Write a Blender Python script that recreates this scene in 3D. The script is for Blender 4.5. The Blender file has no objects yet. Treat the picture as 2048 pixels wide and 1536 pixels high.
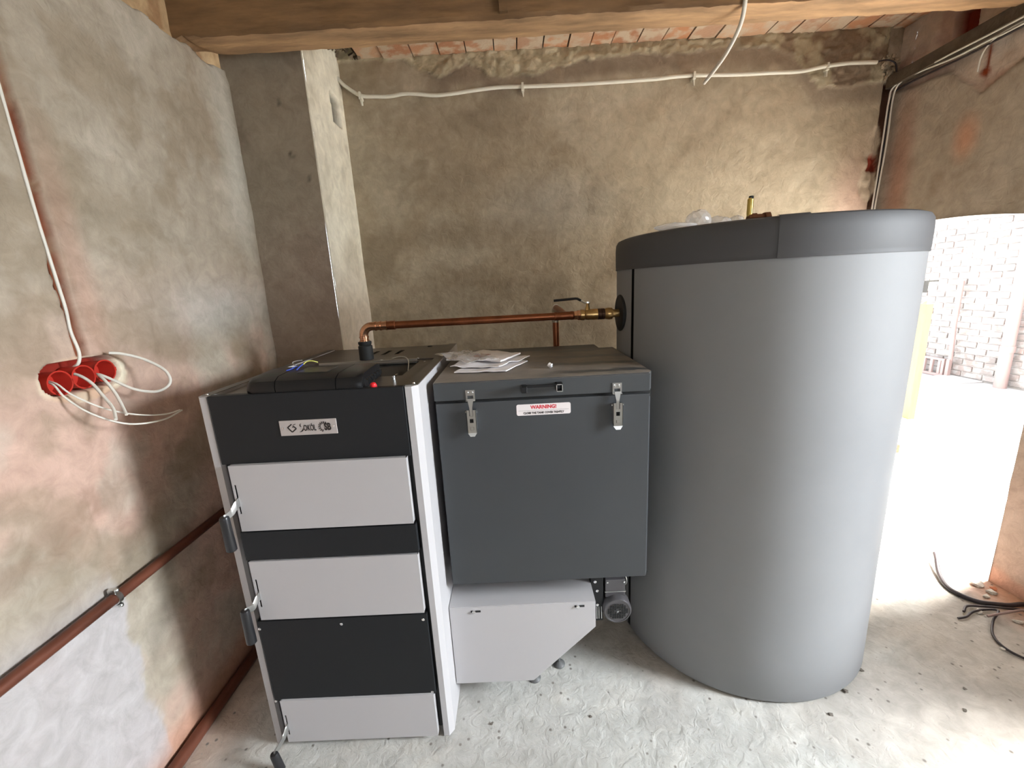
import bpy, bmesh, math, random
import numpy as np
from mathutils import Vector, Matrix

# ------------------------------------------------------------------ camera
SC = bpy.context.scene
COL = SC.collection
PI = math.pi
F_PX, PITCH, ROLL, YAW, CAM_H = 850.0, math.radians(13.12), math.radians(3.13), math.radians(-0.7), 1.55
_cp, _sp = math.cos(PITCH), math.sin(PITCH)
_f = Vector((math.sin(YAW) * _cp, math.cos(YAW) * _cp, -_sp))
_r = Vector((math.cos(YAW), -math.sin(YAW), 0))
_d = _f.cross(_r)
_ri = math.cos(ROLL) * _r + math.sin(ROLL) * _d
_di = -math.sin(ROLL) * _r + math.cos(ROLL) * _d
cam_data = bpy.data.cameras.new('camera')
cam = bpy.data.objects.new('camera', cam_data)
COL.objects.link(cam)
cam_data.sensor_width = 36
cam_data.lens = F_PX / 2048 * 36
cam_data.clip_start = 0.02
cam.matrix_world = Matrix(((_ri.x, -_di.x, -_f.x, 0), (_ri.y, -_di.y, -_f.y, 0), (_ri.z, -_di.z, -_f.z, CAM_H), (0, 0, 0, 1)))
SC.camera = cam

# ------------------------------------------------------------------ world, lights, exposure
SC.view_settings.view_transform = 'Standard'
SC.view_settings.look = 'None'
SC.view_settings.gamma = 1
SC.view_settings.use_curve_mapping = False
SC.view_settings.exposure = 0.1
world = bpy.data.worlds.new('overcast_sky')
SC.world = world
world.use_nodes = True
bg = world.node_tree.nodes['Background']
bg.inputs[0].default_value = (0.86, 0.93, 1.0, 1)
bg.inputs[1].default_value = 5.0


def area(name, loc, direction, sx, sy, power, color, spread=180):
    d = bpy.data.lights.new(name, 'AREA')
    d.shape = 'RECTANGLE'
    d.size, d.size_y = sx, sy
    d.energy = power
    d.color = color
    d.spread = math.radians(spread)
    o = bpy.data.objects.new(name, d)
    COL.objects.link(o)
    o.location = loc
    o.rotation_euler = Vector(direction).to_track_quat('-Z', 'Z').to_euler()
    return o


# daylight through the side window (out of frame, right) and the doorway; the rear lamp is an added warm fill
area('side_window_daylight', (4.2, 0.02, 1.95), (-1, 0.22, -0.68), 1.1, 0.9, 190, (0.88, 0.95, 1.0), 118)
area('rear_fill_light', (0.5, -2.55, 1.6), (0, 1, 0.02), 1.1, 1.0, 4.5, (1.0, 0.93, 0.86))
sun = bpy.data.lights.new('sun', 'SUN')
sun.energy = 56.0
sun.angle = math.radians(24)
sun.color = (1.0, 0.96, 0.9)
so = bpy.data.objects.new('sun', sun)
COL.objects.link(so)
so.rotation_euler = Vector((-0.50, 0.03, -1)).to_track_quat('-Z', 'Y').to_euler()

# ------------------------------------------------------------------ materials
MATS = {}


def nodes_of(m):
    m.use_nodes = True
    nt = m.node_tree
    return nt, nt.nodes['Principled BSDF']


def mat(name, color, rough=0.5, metal=0.0, bump=0.0, bscale=200, var=0.0, vscale=6, coat=0.0, spec=0.5, stretch=None):
    if name in MATS:
        return MATS[name]
    m = bpy.data.materials.new(name)
    nt, p = nodes_of(m)
    p.inputs['Base Color'].default_value = (*color, 1)
    p.inputs['Roughness'].default_value = rough
    p.inputs['Metallic'].default_value = metal
    p.inputs['Specular IOR Level'].default_value = spec
    p.inputs['Coat Weight'].default_value = coat
    tc = nt.nodes.new('ShaderNodeTexCoord')
    src = tc.outputs['Object']
    if stretch:
        mp = nt.nodes.new('ShaderNodeMapping')
        mp.inputs['Scale'].default_value = stretch
        nt.links.new(src, mp.inputs[0])
        src = mp.outputs[0]
    if var:
        n = nt.nodes.new('ShaderNodeTexNoise')
        n.inputs['Scale'].default_value = vscale
        n.inputs['Detail'].default_value = 6
        n.inputs['Roughness'].default_value = 0.6
        nt.links.new(src, n.inputs['Vector'])
        r = nt.nodes.new('ShaderNodeValToRGB')
        r.color_ramp.elements[0].position = 0.3
        r.color_ramp.elements[1].position = 0.72
        r.color_ramp.elements[0].color = (*[c * (1 - var) for c in color], 1)
        r.color_ramp.elements[1].color = (*[min(1, c * (1 + var)) for c in color], 1)
        nt.links.new(n.outputs['Fac'], r.inputs[0])
        nt.links.new(r.outputs[0], p.inputs['Base Color'])
    if bump:
        n2 = nt.nodes.new('ShaderNodeTexNoise')
        n2.inputs['Scale'].default_value = bscale
        n2.inputs['Detail'].default_value = 4
        nt.links.new(src, n2.inputs['Vector'])
        b = nt.nodes.new('ShaderNodeBump')
        b.inputs['Strength'].default_value = bump
        b.inputs['Distance'].default_value = 0.004
        nt.links.new(n2.outputs['Fac'], b.inputs['Height'])
        nt.links.new(b.outputs[0], p.inputs['Normal'])
    MATS[name] = m
    return m


def plaster(name, rough=0.95, b1=0.35, b2=0.25, spec=0.08, specks=False):
    """colour comes from the vertex attribute 'Col' (stains, bare patches, some painted light), fine trowel grain from noise"""
    m = bpy.data.materials.new(name)
    nt, p = nodes_of(m)
    p.inputs['Roughness'].default_value = rough
    p.inputs['Specular IOR Level'].default_value = spec
    a = nt.nodes.new('ShaderNodeAttribute')
    a.attribute_name = 'Col'
    tc = nt.nodes.new('ShaderNodeTexCoord')
    n = nt.nodes.new('ShaderNodeTexNoise')
    n.inputs['Scale'].default_value = 16
    n.inputs['Detail'].default_value = 8
    n.inputs['Roughness'].default_value = 0.65
    n.inputs['Distortion'].default_value = 0.6
    nt.links.new(tc.outputs['Object'], n.inputs['Vector'])
    r = nt.nodes.new('ShaderNodeValToRGB')
    r.color_ramp.elements[0].position = 0.3
    r.color_ramp.elements[1].position = 0.7
    r.color_ramp.elements[0].color = (0.82, 0.81, 0.79, 1)
    r.color_ramp.elements[1].color = (1.12, 1.12, 1.12, 1)
    nt.links.new(n.outputs['Fac'], r.inputs[0])
    mx = nt.nodes.new('ShaderNodeMix')
    mx.data_type = 'RGBA'
    mx.blend_type = 'MULTIPLY'
    mx.inputs[0].default_value = 1
    nt.links.new(a.outputs['Color'], mx.inputs[6])
    nt.links.new(r.outputs[0], mx.inputs[7])
    out = mx.outputs[2]
    if specks:
        for sc_, th_, c_ in ((38, 0.13, (0.22, 0.20, 0.18, 1)), (90, 0.12, (0.40, 0.37, 0.33, 1))):
            vo = nt.nodes.new('ShaderNodeTexVoronoi')
            vo.inputs['Scale'].default_value = sc_
            nt.links.new(tc.outputs['Object'], vo.inputs['Vector'])
            sp = nt.nodes.new('ShaderNodeSeparateColor')
            nt.links.new(vo.outputs['Color'], sp.inputs[0])
            m1 = nt.nodes.new('ShaderNodeMath'); m1.operation = 'LESS_THAN'; m1.inputs[1].default_value = th_
            nt.links.new(sp.outputs[0], m1.inputs[0])
            m2 = nt.nodes.new('ShaderNodeMapRange')
            m2.inputs[1].default_value = 0.12; m2.inputs[2].default_value = 0.26
            m2.inputs[3].default_value = 1; m2.inputs[4].default_value = 0
            nt.links.new(vo.outputs['Distance'], m2.inputs[0])
            m3 = nt.nodes.new('ShaderNodeMath'); m3.operation = 'MULTIPLY'
            nt.links.new(m1.outputs[0], m3.inputs[0]); nt.links.new(m2.outputs[0], m3.inputs[1])
            mm = nt.nodes.new('ShaderNodeMix'); mm.data_type = 'RGBA'
            nt.links.new(m3.outputs[0], mm.inputs[0]); nt.links.new(out, mm.inputs[6]); mm.inputs[7].default_value = c_
            out = mm.outputs[2]
    nt.links.new(out, p.inputs['Base Color'])
    n2 = nt.nodes.new('ShaderNodeTexNoise')
    n2.inputs['Scale'].default_value = 26
    n2.inputs['Detail'].default_value = 5
    n2.inputs['Distortion'].default_value = 1.2
    nt.links.new(tc.outputs['Object'], n2.inputs['Vector'])
    n3 = nt.nodes.new('ShaderNodeTexNoise')
    n3.inputs['Scale'].default_value = 220
    n3.inputs['Detail'].default_value = 3
    nt.links.new(tc.outputs['Object'], n3.inputs['Vector'])
    bA = nt.nodes.new('ShaderNodeBump')
    bA.inputs['Strength'].default_value = b1
    bA.inputs['Distance'].default_value = 0.01
    nt.links.new(n2.outputs['Fac'], bA.inputs['Height'])
    bB = nt.nodes.new('ShaderNodeBump')
    bB.inputs['Strength'].default_value = b2
    bB.inputs['Distance'].default_value = 0.002
    nt.links.new(n3.outputs['Fac'], bB.inputs['Height'])
    nt.links.new(bA.outputs[0], bB.inputs['Normal'])
    nt.links.new(bB.outputs[0], p.inputs['Normal'])
    return m


M_WALL = plaster('plaster_wall')
M_FLOOR = plaster('cement_floor', rough=0.85, b1=0.5, b2=0.35, specks=True)
M_LIGHT = mat('light_grey_powder_coat', (0.47, 0.455, 0.465), 0.42, bump=0.05, bscale=900)
M_DARK = mat('anthracite_powder_coat', (0.016, 0.017, 0.019), 0.5, bump=0.08, bscale=900, spec=0.22)
M_HOP = mat('graphite_powder_coat', (0.046, 0.050, 0.055), 0.40, bump=0.06, bscale=900, var=0.06, vscale=3, spec=0.5)
M_CORE = mat('black_steel', (0.008, 0.008, 0.008), 0.6)
M_TOPM = mat('dusty_dark_sheet', (0.11, 0.095, 0.08), 0.38, metal=0.3, var=0.25, vscale=7, bump=0.05)
M_ZINC = mat('zinc_plated_steel', (0.70, 0.71, 0.70), 0.28, metal=1.0)
M_STEELW = mat('bright_screw_head', (0.85, 0.86, 0.88), 0.2, metal=1.0)
M_PLASTIC = mat('black_plastic', (0.008, 0.008, 0.009), 0.38, spec=0.35)
M_GRIP = mat('black_grip_plastic', (0.018, 0.018, 0.020), 0.3)
M_SCREEN = mat('display_film', (0.07, 0.07, 0.06), 0.25)
M_COPPER = mat('copper_tube', (0.25, 0.085, 0.038), 0.36, metal=0.85, var=0.3, vscale=14)
M_COPPERS = mat('bright_copper_fitting', (0.62, 0.33, 0.20), 0.25, metal=0.95, var=0.2, vscale=30)
M_BRASS = mat('brass', (0.50, 0.33, 0.14), 0.3, metal=0.95, var=0.2, vscale=40)
M_RUBBER = mat('black_rubber', (0.012, 0.012, 0.012), 0.7)
M_TANK = mat('grey_tank_jacket', (0.240, 0.245, 0.256), 0.66, spec=0.3, bump=0.12, bscale=5, var=0.03, vscale=5)
M_BAND = mat('dark_grey_tank_cover', (0.075, 0.075, 0.08), 0.62, spec=0.35, bump=0.10, bscale=6, var=0.04, vscale=5)
M_WIRE = mat('white_cable_sheath', (0.72, 0.69, 0.62), 0.5)
M_COND = mat('cream_conduit', (0.74, 0.71, 0.60), 0.5)
M_RED = mat('red_box_plastic', (0.48, 0.030, 0.018), 0.4)
M_REDCAP = mat('red_cap', (0.85, 0.02, 0.03), 0.35)
M_WIREB = mat('black_cable_sheath', (0.03, 0.022, 0.025), 0.45)
M_RUST = mat('red_brown_steel_pipe', (0.135, 0.045, 0.026), 0.42, metal=0.25, var=0.5, vscale=18, bump=0.3, bscale=60, stretch=(1, .25, 1))
M_WOOD = mat('old_beam_wood', (0.46, 0.285, 0.15), 0.8, var=0.42, vscale=9, bump=0.8, bscale=34, stretch=(0.35, 2.2, 2.2))
M_BATTEN = mat('dirty_dark_batten', (0.10, 0.075, 0.05), 0.8, var=0.4, vscale=20, bump=0.5, bscale=60)
M_TIMBER = mat('fresh_pine_post', (0.20, 0.135, 0.055), 0.7, var=0.12, vscale=8, stretch=(4, 4, .5))
M_PAPER = mat('white_paper', (0.80, 0.76, 0.76), 0.7, var=0.06, vscale=15)
M_INK = mat('brown_print', (0.28, 0.16, 0.14), 0.7)
M_PLATE = mat('satin_name_plate', (0.50, 0.46, 0.45), 0.38, metal=0.25)
M_PRINT = mat('black_print', (0.012, 0.008, 0.008), 0.5)
M_PRINTR = mat('red_print', (0.62, 0.02, 0.04), 0.5)
M_LABEL = mat('white_sticker', (0.78, 0.72, 0.72), 0.45)
M_MOTOR = mat('black_motor_enamel', (0.075, 0.070, 0.074), 0.3)
M_BLUEW = mat('blue_wire', (0.05, 0.09, 0.45), 0.4)
M_YELW = mat('yellow_green_wire', (0.55, 0.55, 0.10), 0.4)
M_WHITEW = mat('whitewash', (0.42, 0.40, 0.39), 0.8, var=0.06, vscale=10, bump=0.4, bscale=60)
M_PINKP = mat('pale_pink_paint', (0.28, 0.195, 0.18), 0.6)
M_STONE = mat('plaster_crumb', (0.66, 0.62, 0.56), 0.9, var=0.2, vscale=60, bump=0.5, bscale=150)
M_STONED = mat('dark_crumb', (0.16, 0.14, 0.12), 0.9)
M_GROUND = mat('pale_concrete_yard', (0.80, 0.79, 0.77), 0.9, var=0.08, vscale=2, bump=0.4, bscale=20)
M_FOOT = mat('grey_foot', (0.10, 0.10, 0.10), 0.55)
M_FRAME = mat('white_window_frame', (0.7, 0.7, 0.68), 0.5)


def film_mat():
    m = bpy.data.materials.new('clear_plastic_film')
    nt, p = nodes_of(m)
    p.inputs['Base Color'].default_value = (0.92, 0.9, 0.9, 1)
    p.inputs['Roughness'].default_value = 0.12
    p.inputs['Alpha'].default_value = 0.42
    p.inputs['Specular IOR Level'].default_value = 0.9
    return m


M_FILM = film_mat()


def brick_mat(name, cols, smear, smear_amt):
    """one colour per brick object (Object Info random), smeared with old mortar"""
    m = bpy.data.materials.new(name)
    nt, p = nodes_of(m)
    p.inputs['Roughness'].default_value = 0.9
    p.inputs['Specular IOR Level'].default_value = 0.2
    oi = nt.nodes.new('ShaderNodeObjectInfo')
    r = nt.nodes.new('ShaderNodeValToRGB')
    els = r.color_ramp.elements
    els[0].color = (*cols[0], 1)
    els[1].color = (*cols[-1], 1)
    for i, c in enumerate(cols[1:-1]):
        e = els.new((i + 1) / (len(cols) - 1))
        e.color = (*c, 1)
    nt.links.new(oi.outputs['Random'], r.inputs[0])
    tc = nt.nodes.new('ShaderNodeTexCoord')
    geo = nt.nodes.new('ShaderNodeNewGeometry')
    n = nt.nodes.new('ShaderNodeTexNoise')
    n.inputs['Scale'].default_value = 14
    n.inputs['Detail'].default_value = 7
    nt.links.new(geo.outputs['Position'], n.inputs['Vector'])
    rr = nt.nodes.new('ShaderNodeValToRGB')
    rr.color_ramp.elements[0].position = 0.5 - smear_amt
    rr.color_ramp.elements[1].position = 0.62 - smear_amt * .5
    nt.links.new(n.outputs['Fac'], rr.inputs[0])
    mx = nt.nodes.new('ShaderNodeMix')
    mx.data_type = 'RGBA'
    nt.links.new(rr.outputs[0], mx.inputs[0])
    nt.links.new(r.outputs[0], mx.inputs[6])
    mx.inputs[7].default_value = (*smear, 1)
    nt.links.new(mx.outputs[2], p.inputs['Base Color'])
    b = nt.nodes.new('ShaderNodeBump')
    b.inputs['Strength'].default_value = 0.6
    b.inputs['Distance'].default_value = 0.006
    n2 = nt.nodes.new('ShaderNodeTexNoise')
    n2.inputs['Scale'].default_value = 70
    n2.inputs['Detail'].default_value = 5
    nt.links.new(geo.outputs['Position'], n2.inputs['Vector'])
    nt.links.new(n2.outputs['Fac'], b.inputs['Height'])
    nt.links.new(b.outputs[0], p.inputs['Normal'])
    return m


M_CBRICK = brick_mat('ceiling_brick', [(0.42, 0.21, 0.12), (0.56, 0.27, 0.14), (0.44, 0.27, 0.18), (0.58, 0.36, 0.22)], (0.56, 0.44, 0.32), 0.07)
M_OBRICK = brick_mat('limewashed_brick', [(0.27, 0.22, 0.205), (0.19, 0.165, 0.155), (0.30, 0.26, 0.245), (0.24, 0.18, 0.165)], (0.32, 0.295, 0.28), 0.06)

# ------------------------------------------------------------------ helpers
BASE = {}


def prop(o, label=None, cat=None, group=None, kind=None):
    if label: o['label'] = label
    if cat: o['category'] = cat
    if group: o['group'] = group
    if kind: o['kind'] = kind
    return o


def thing(name, loc, label, cat, group=None):
    o = bpy.data.objects.new(name, None)
    o.empty_display_size = 0.05
    COL.objects.link(o)
    o.location = loc
    BASE[o.name] = Vector(loc)
    return prop(o, label, cat, group)


def obj(name, bm, m, parent=None, smooth=False, label=None, kind=None):
    """link a bmesh given in world metres as one mesh object"""
    me = bpy.data.meshes.new(name)
    off = BASE.get(parent.name, Vector((0, 0, 0))) if parent else None
    if off is None:
        lo = [min(v.co[i] for v in bm.verts) for i in range(3)]
        hi = [max(v.co[i] for v in bm.verts) for i in range(3)]
        off = Vector(((lo[0] + hi[0]) / 2, (lo[1] + hi[1]) / 2, lo[2]))
    bmesh.ops.translate(bm, vec=-off, verts=bm.verts)
    bmesh.ops.recalc_face_normals(bm, faces=bm.faces)
    bm.to_mesh(me)
    bm.free()
    if smooth:
        for p in me.polygons: p.use_smooth = True
        me.set_sharp_from_angle(angle=math.radians(38))
    o = bpy.data.objects.new(name, me)
    COL.objects.link(o)
    for mm in (m if isinstance(m, list) else [m]):
        me.materials.append(mm)
    if parent:
        o.parent = parent
    else:
        o.location = off
    BASE[o.name] = off
    return prop(o, label, kind=kind)


def B(): return bmesh.new()


def box(bm, x0, x1, y0, y1, z0, z1, bev=0.0, seg=2):
    vs = bmesh.ops.create_cube(bm, size=1)['verts']
    for v in vs:
        v.co = Vector((x0 + (v.co.x + .5) * (x1 - x0), y0 + (v.co.y + .5) * (y1 - y0), z0 + (v.co.z + .5) * (z1 - z0)))
    if bev:
        es = list({e for v in vs for e in v.link_edges})
        bmesh.ops.bevel(bm, geom=es, offset=bev, segments=seg, affect='EDGES', profile=0.5)
    return bm


def hull(bm, pts, bev=0.0, seg=2):
    vs = [bm.verts.new(p) for p in pts]
    r = bmesh.ops.convex_hull(bm, input=vs)
    if bev:
        bmesh.ops.dissolve_limit(bm, angle_limit=0.02, verts=list({v for f in r['geom'] if isinstance(f, bmesh.types.BMFace) for v in f.verts}), edges=[e for e in r['geom'] if isinstance(e, bmesh.types.BMEdge)])
        bmesh.ops.bevel(bm, geom=bm.edges[:], offset=bev, segments=seg, affect='EDGES', profile=0.5)
    return bm


def extr(bm, pts, axis, a, b):
    """extrude a polygon; pts are the two other coords in order, axis 0/1/2 runs a..b"""
    def mk(p, t):
        c = [0, 0, 0]
        o = [i for i in range(3) if i != axis]
        c[o[0]], c[o[1]], c[axis] = p[0], p[1], t
        return bm.verts.new(c)
    A = [mk(p, a) for p in pts]
    Bv = [mk(p, b) for p in pts]
    bm.faces.new(A)
    bm.faces.new(Bv[::-1])
    n = len(pts)
    for i in range(n):
        bm.faces.new((A[i], A[(i + 1) % n], Bv[(i + 1) % n], Bv[i]))
    return bm


def frame_for(d):
    d = Vector(d).normalized()
    u = d.cross(Vector((0, 0, 1)))
    if u.length < 1e-3: u = Vector((1, 0, 0))
    u.normalize()
    return u, d.cross(u).normalized()


def lathe(bm, origin, axis, prof, seg=32, cap=True):
    """prof = [(distance along axis, radius)...]"""
    axis = Vector(axis).normalized()
    u, v = frame_for(axis)
    O = Vector(origin)
    rings = []
    for t, r in prof:
        rings.append([bm.verts.new(O + axis * t + (u * math.cos(2 * PI * k / seg) + v * math.sin(2 * PI * k / seg)) * max(r, 1e-5)) for k in range(seg)])
    for a, b in zip(rings, rings[1:]):
        for k in range(seg):
            bm.faces.new((a[k], a[(k + 1) % seg], b[(k + 1) % seg], b[k]))
    if cap:
        bm.faces.new(rings[0][::-1])
        bm.faces.new(rings[-1])
    return bm


def smooth_path(pts, n=6):
    pts = [Vector(p) for p in pts]
    if len(pts) < 3: return pts
    out = []
    P = [pts[0] * 2 - pts[1]] + pts + [pts[-1] * 2 - pts[-2]]
    for i in range(1, len(P) - 2):
        for k in range(n):
            t = k / n
            a, b, c, d = P[i - 1], P[i], P[i + 1], P[i + 2]
            out.append(0.5 * ((2 * b) + (-a + c) * t + (2 * a - 5 * b + 4 * c - d) * t * t + (-a + 3 * b - 3 * c + d) * t ** 3))
    out.append(pts[-1])
    return out


def tube(bm, pts, r, seg=10, n=6, smooth=True, flat=1.0):
    P = smooth_path(pts, n) if smooth else [Vector(p) for p in pts]
    rings = []
    u = None
    for i, p in enumerate(P):
        d = (P[min(i + 1, len(P) - 1)] - P[max(i - 1, 0)]).normalized()
        if u is None:
            u, v = frame_for(d)
        else:
            u = (u - d * u.dot(d)).normalized()
            v = d.cross(u)
        rr = r[i] if isinstance(r, list) else r
        rings.append([bm.verts.new(p + (u * math.cos(2 * PI * k / seg) + v * flat * math.sin(2 * PI * k / seg)) * rr) for k in range(seg)])
    for a, b in zip(rings, rings[1:]):
        for k in range(seg):
            bm.faces.new((a[k], a[(k + 1) % seg], b[(k + 1) % seg], b[k]))
    bm.faces.new(rings[0][::-1])
    bm.faces.new(rings[-1])
    return bm


def plate_holes(bm, us, vs, holes, mk, a, b):
    """plate on a grid of cut lines with rectangular holes; mk(u, v, t) gives the point, t from a to b"""
    us, vs = sorted(set(us)), sorted(set(vs))
    solid = {}
    for i in range(len(us) - 1):
        for j in range(len(vs) - 1):
            cu, cv = (us[i] + us[i + 1]) / 2, (vs[j] + vs[j + 1]) / 2
            solid[i, j] = not any(h[0] < cu < h[1] and h[2] < cv < h[3] for h in holes)
    cache = {}

    def V(i, j, t):
        k = (i, j, t)
        if k not in cache: cache[k] = bm.verts.new(mk(us[i], vs[j], t))
        return cache[k]
    for (i, j), s in solid.items():
        if not s: continue
        bm.faces.new((V(i, j, a), V(i + 1, j, a), V(i + 1, j + 1, a), V(i, j + 1, a)))
        bm.faces.new((V(i, j, b), V(i, j + 1, b), V(i + 1, j + 1, b), V(i + 1, j, b)))
        for (di, dj, p, q) in ((-1, 0, (i, j), (i, j + 1)), (1, 0, (i + 1, j), (i + 1, j + 1)), (0, -1, (i, j), (i + 1, j)), (0, 1, (i, j + 1), (i + 1, j + 1))):
            if not solid.get((i + di, j + dj), False):
                bm.faces.new((V(*p, a), V(*q, a), V(*q, b), V(*p, b)))
    return bm


def text_bm(s, size, mk, extrude=0.0004, bold=0.0, align='CENTER', sx=1.0):
    """mesh of a text string, mapped by mk(u, v, t)"""
    cu = bpy.data.curves.new('lettering', 'FONT')
    cu.body = s
    cu.size = size
    cu.align_x = align
    cu.align_y = 'CENTER'
    cu.extrude = extrude
    cu.offset = bold
    cu.resolution_u = 3
    o = bpy.data.objects.new('lettering', cu)
    COL.objects.link(o)
    dg = bpy.context.evaluated_depsgraph_get()
    me = bpy.data.meshes.new_from_object(o.evaluated_get(dg))
    bm = bmesh.new()
    bm.from_mesh(me)
    for v in bm.verts:
        v.co = Vector(mk(v.co.x * sx, v.co.y, v.co.z))
    bpy.data.objects.remove(o)
    bpy.data.meshes.remove(me)
    bpy.data.curves.remove(cu)
    return bm


# --- numpy noise for walls
def _hash(ix, iy, seed):
    h = (ix.astype(np.int64) * 374761393 + iy.astype(np.int64) * 668265263 + seed * 1442695041) & 0xffffffff
    h = ((h ^ (h >> 13)) * 1274126177) & 0xffffffff
    return ((h ^ (h >> 16)) & 0xffff) / 65535.0


def vnoise(x, y, seed=0):
    x0, y0 = np.floor(x), np.floor(y)
    fx, fy = x - x0, y - y0
    fx = fx * fx * fx * (fx * (fx * 6 - 15) + 10)
    fy = fy * fy * fy * (fy * (fy * 6 - 15) + 10)
    a, b = _hash(x0, y0, seed), _hash(x0 + 1, y0, seed)
    c, d = _hash(x0, y0 + 1, seed), _hash(x0 + 1, y0 + 1, seed)
    return (a * (1 - fx) + b * fx) * (1 - fy) + (c * (1 - fx) + d * fx) * fy


def fbm(x, y, scale, octv=5, seed=0, rough=0.55):
    t, amp, tot = 0, 1.0, 0
    for k in range(octv):
        t = t + amp * vnoise(x * scale + 17.3 * k, y * scale + 9.1 * k, seed + k)
        tot += amp
        amp *= rough
        scale *= 2.03
    return t / tot


def sstep(a, b, x):
    t = np.clip((x - a) / (b - a), 0, 1)
    return t * t * (3 - 2 * t)


def lerp(a, b, m):
    m = m[..., None]
    return a * (1 - m) + np.array(b) * m


def blob(U, V, cu, cv, ru, rv, soft=0.5):
    d = np.sqrt(((U - cu) / ru) ** 2 + ((V - cv) / rv) ** 2)
    return 1 - sstep(1 - soft, 1 + soft, d)


def axis_steps(spec):
    """[(start, end, step)...] joined"""
    out = []
    for a, b, s in spec:
        n = max(1, int(round((b - a) / s)))
        out += [a + (b - a) * k / n for k in range(n)]
    out.append(spec[-1][1])
    return np.array(out)


def grid_patches(name, patches, m, parent=None, kind='structure', smooth=True):
    """patches: list of (points array (nu,nv,3), colours (nu,nv,3)) joined into one mesh"""
    verts, faces, cols, base = [], [], [], 0
    for P, C in patches:
        nu, nv = P.shape[:2]
        verts.append(P.reshape(-1, 3))
        cols.append(C.reshape(-1, 3))
        i, j = np.meshgrid(np.arange(nu - 1), np.arange(nv - 1), indexing='ij')
        a = base + i * nv + j
        faces.append(np.stack([a, a + nv, a + nv + 1, a + 1], -1).reshape(-1, 4))
        base += nu * nv
    verts, faces, cols = np.concatenate(verts), np.concatenate(faces), np.concatenate(cols)
    me = bpy.data.meshes.new(name)
    me.from_pydata(verts.tolist(), [], faces.tolist())
    at = me.color_attributes.new('Col', 'FLOAT_COLOR', 'POINT')
    at.data.foreach_set('color', np.concatenate([cols, np.ones((len(cols), 1))], 1).astype(np.float32).ravel())
    me.materials.append(m)
    me.polygons.foreach_set('use_smooth', [smooth] * len(me.polygons))
    me.update()
    o = bpy.data.objects.new(name, me)
    COL.objects.link(o)
    if parent: o.parent = parent
    BASE[o.name] = Vector((0, 0, 0))
    if kind: o['kind'] = kind
    return o


LX, BY, ZT = -1.255, 2.69, 2.86          # left wall, back wall, wall top
CHX, CHY = -0.896, 2.214                 # chimney breast corner


def WX(y): return 2.459 - 0.1 * y         # the right wall runs a little askew


def fields(U, V, seed):
    return (fbm(U, V, 1.6, 5, seed), fbm(U, V, 4.0, 5, seed + 11), fbm(U, V, 11.0, 4, seed + 23))


BEIGE = np.array([0.40, 0.335, 0.25])

# ------------------------------------------------------------------ left wall
ys = axis_steps([(-2.6, 0.3, 0.08), (0.3, 1.05, 0.015), (1.05, 1.36, 0.005), (1.36, 2.26, 0.015), (2.26, 2.72, 0.06)])
zs = axis_steps([(-0.02, 1.24, 0.015), (1.24, 1.46, 0.005), (1.46, 2.5, 0.014), (2.5, 2.62, 0.006), (2.62, 2.86, 0.03)])
Y, Z = np.meshgrid(ys, zs, indexing='ij')
n1, n2, n3 = fields(Y, Z, 3)
col = np.ones(Y.shape + (3,)) * np.array([0.42, 0.365, 0.295])
col = lerp(col, (0.60, 0.41, 0.335), sstep(0.36, 0.56, n1) * sstep(1.8, 1.15, Z) * 0.95)
col = lerp(col, (0.30, 0.235, 0.165), sstep(0.50, 0.66, n2) * 0.55)
col = lerp(col, (0.55, 0.50, 0.42), sstep(0.55, 0.72, 1 - n2) * 0.5)
col = lerp(col, (0.26, 0.20, 0.14), blob(Y, Z, 1.60, 1.40, .16, .07, .8) * .55)
col = lerp(col, (0.27, 0.215, 0.15), blob(Y, Z, 1.93, 1.36, .07, .12, .8) * .6)
col = lerp(col, (0.30, 0.24, 0.17), blob(Y, Z, 1.42, 1.85, .22, .10, .9) * .45)
col = lerp(col, (0.50, 0.49, 0.46), blob(Y, Z, 1.85, 1.52, .30, .10, .8) * .5)
col = lerp(col, (0.62, 0.60, 0.53), blob(Y, Z, 2.14, 2.2, .08, .40, .9) * .65)
col = lerp(col, (0.50, 0.30, 0.23), blob(Y, Z, 1.27, 1.65, .04, .3, .9) * .5)
col = lerp(col, (0.24, 0.15, 0.10), blob(Y, Z, 1.17, 1.0, .10, .06, .9) * .45 * sstep(.4, .6, n3))
col = lerp(col, (0.25, 0.16, 0.11), blob(Y, Z, 1.0, 0.93, .22, .05, .9) * .5 * sstep(.35, .6, n3))
edge = 1.13 + 0.02 * (n3 - .5) * 4
low = sstep(0.80, 0.60, Z + (n1 - .5) * .25) * (1 - sstep(edge - .01, edge + .01, Y))
col = lerp(col, (0.50, 0.475, 0.485), low * 0.85)
col = lerp(col, (0.50, 0.25, 0.16), sstep(0.16, 0.02, Z + (n2 - .5) * .12) * .8)
disp = (n1 - .5) * 0.03 + (n2 - .5) * 0.008 + (n3 - .5) * 0.004
# plaster rounded off and broken above z 2.56
top = sstep(2.555, 2.57, Z + (n3 - .5) * .05)
disp = disp - top * 0.05 - sstep(2.50, 2.56, Z) * .01
col = lerp(col, (0.50, 0.35, 0.20), top)
col = lerp(col, (0.30, 0.16, 0.08), top * sstep(.5, .6, n3) * .7)
# chase for the cable
wob = (fbm(Y * 0 + .3, Z, 18, 3, 77) - .5) * .012
gr = sstep(0.0195, 0.0155, np.abs(Y - 1.221 - wob)) * (Z > 1.36)
disp = disp - gr * 0.022
col = lerp(col, (0.22, 0.075, 0.04), gr)
col = lerp(col, (0.30, 0.2, 0.13), gr * sstep(.5, .65, n3) * .8)
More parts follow.
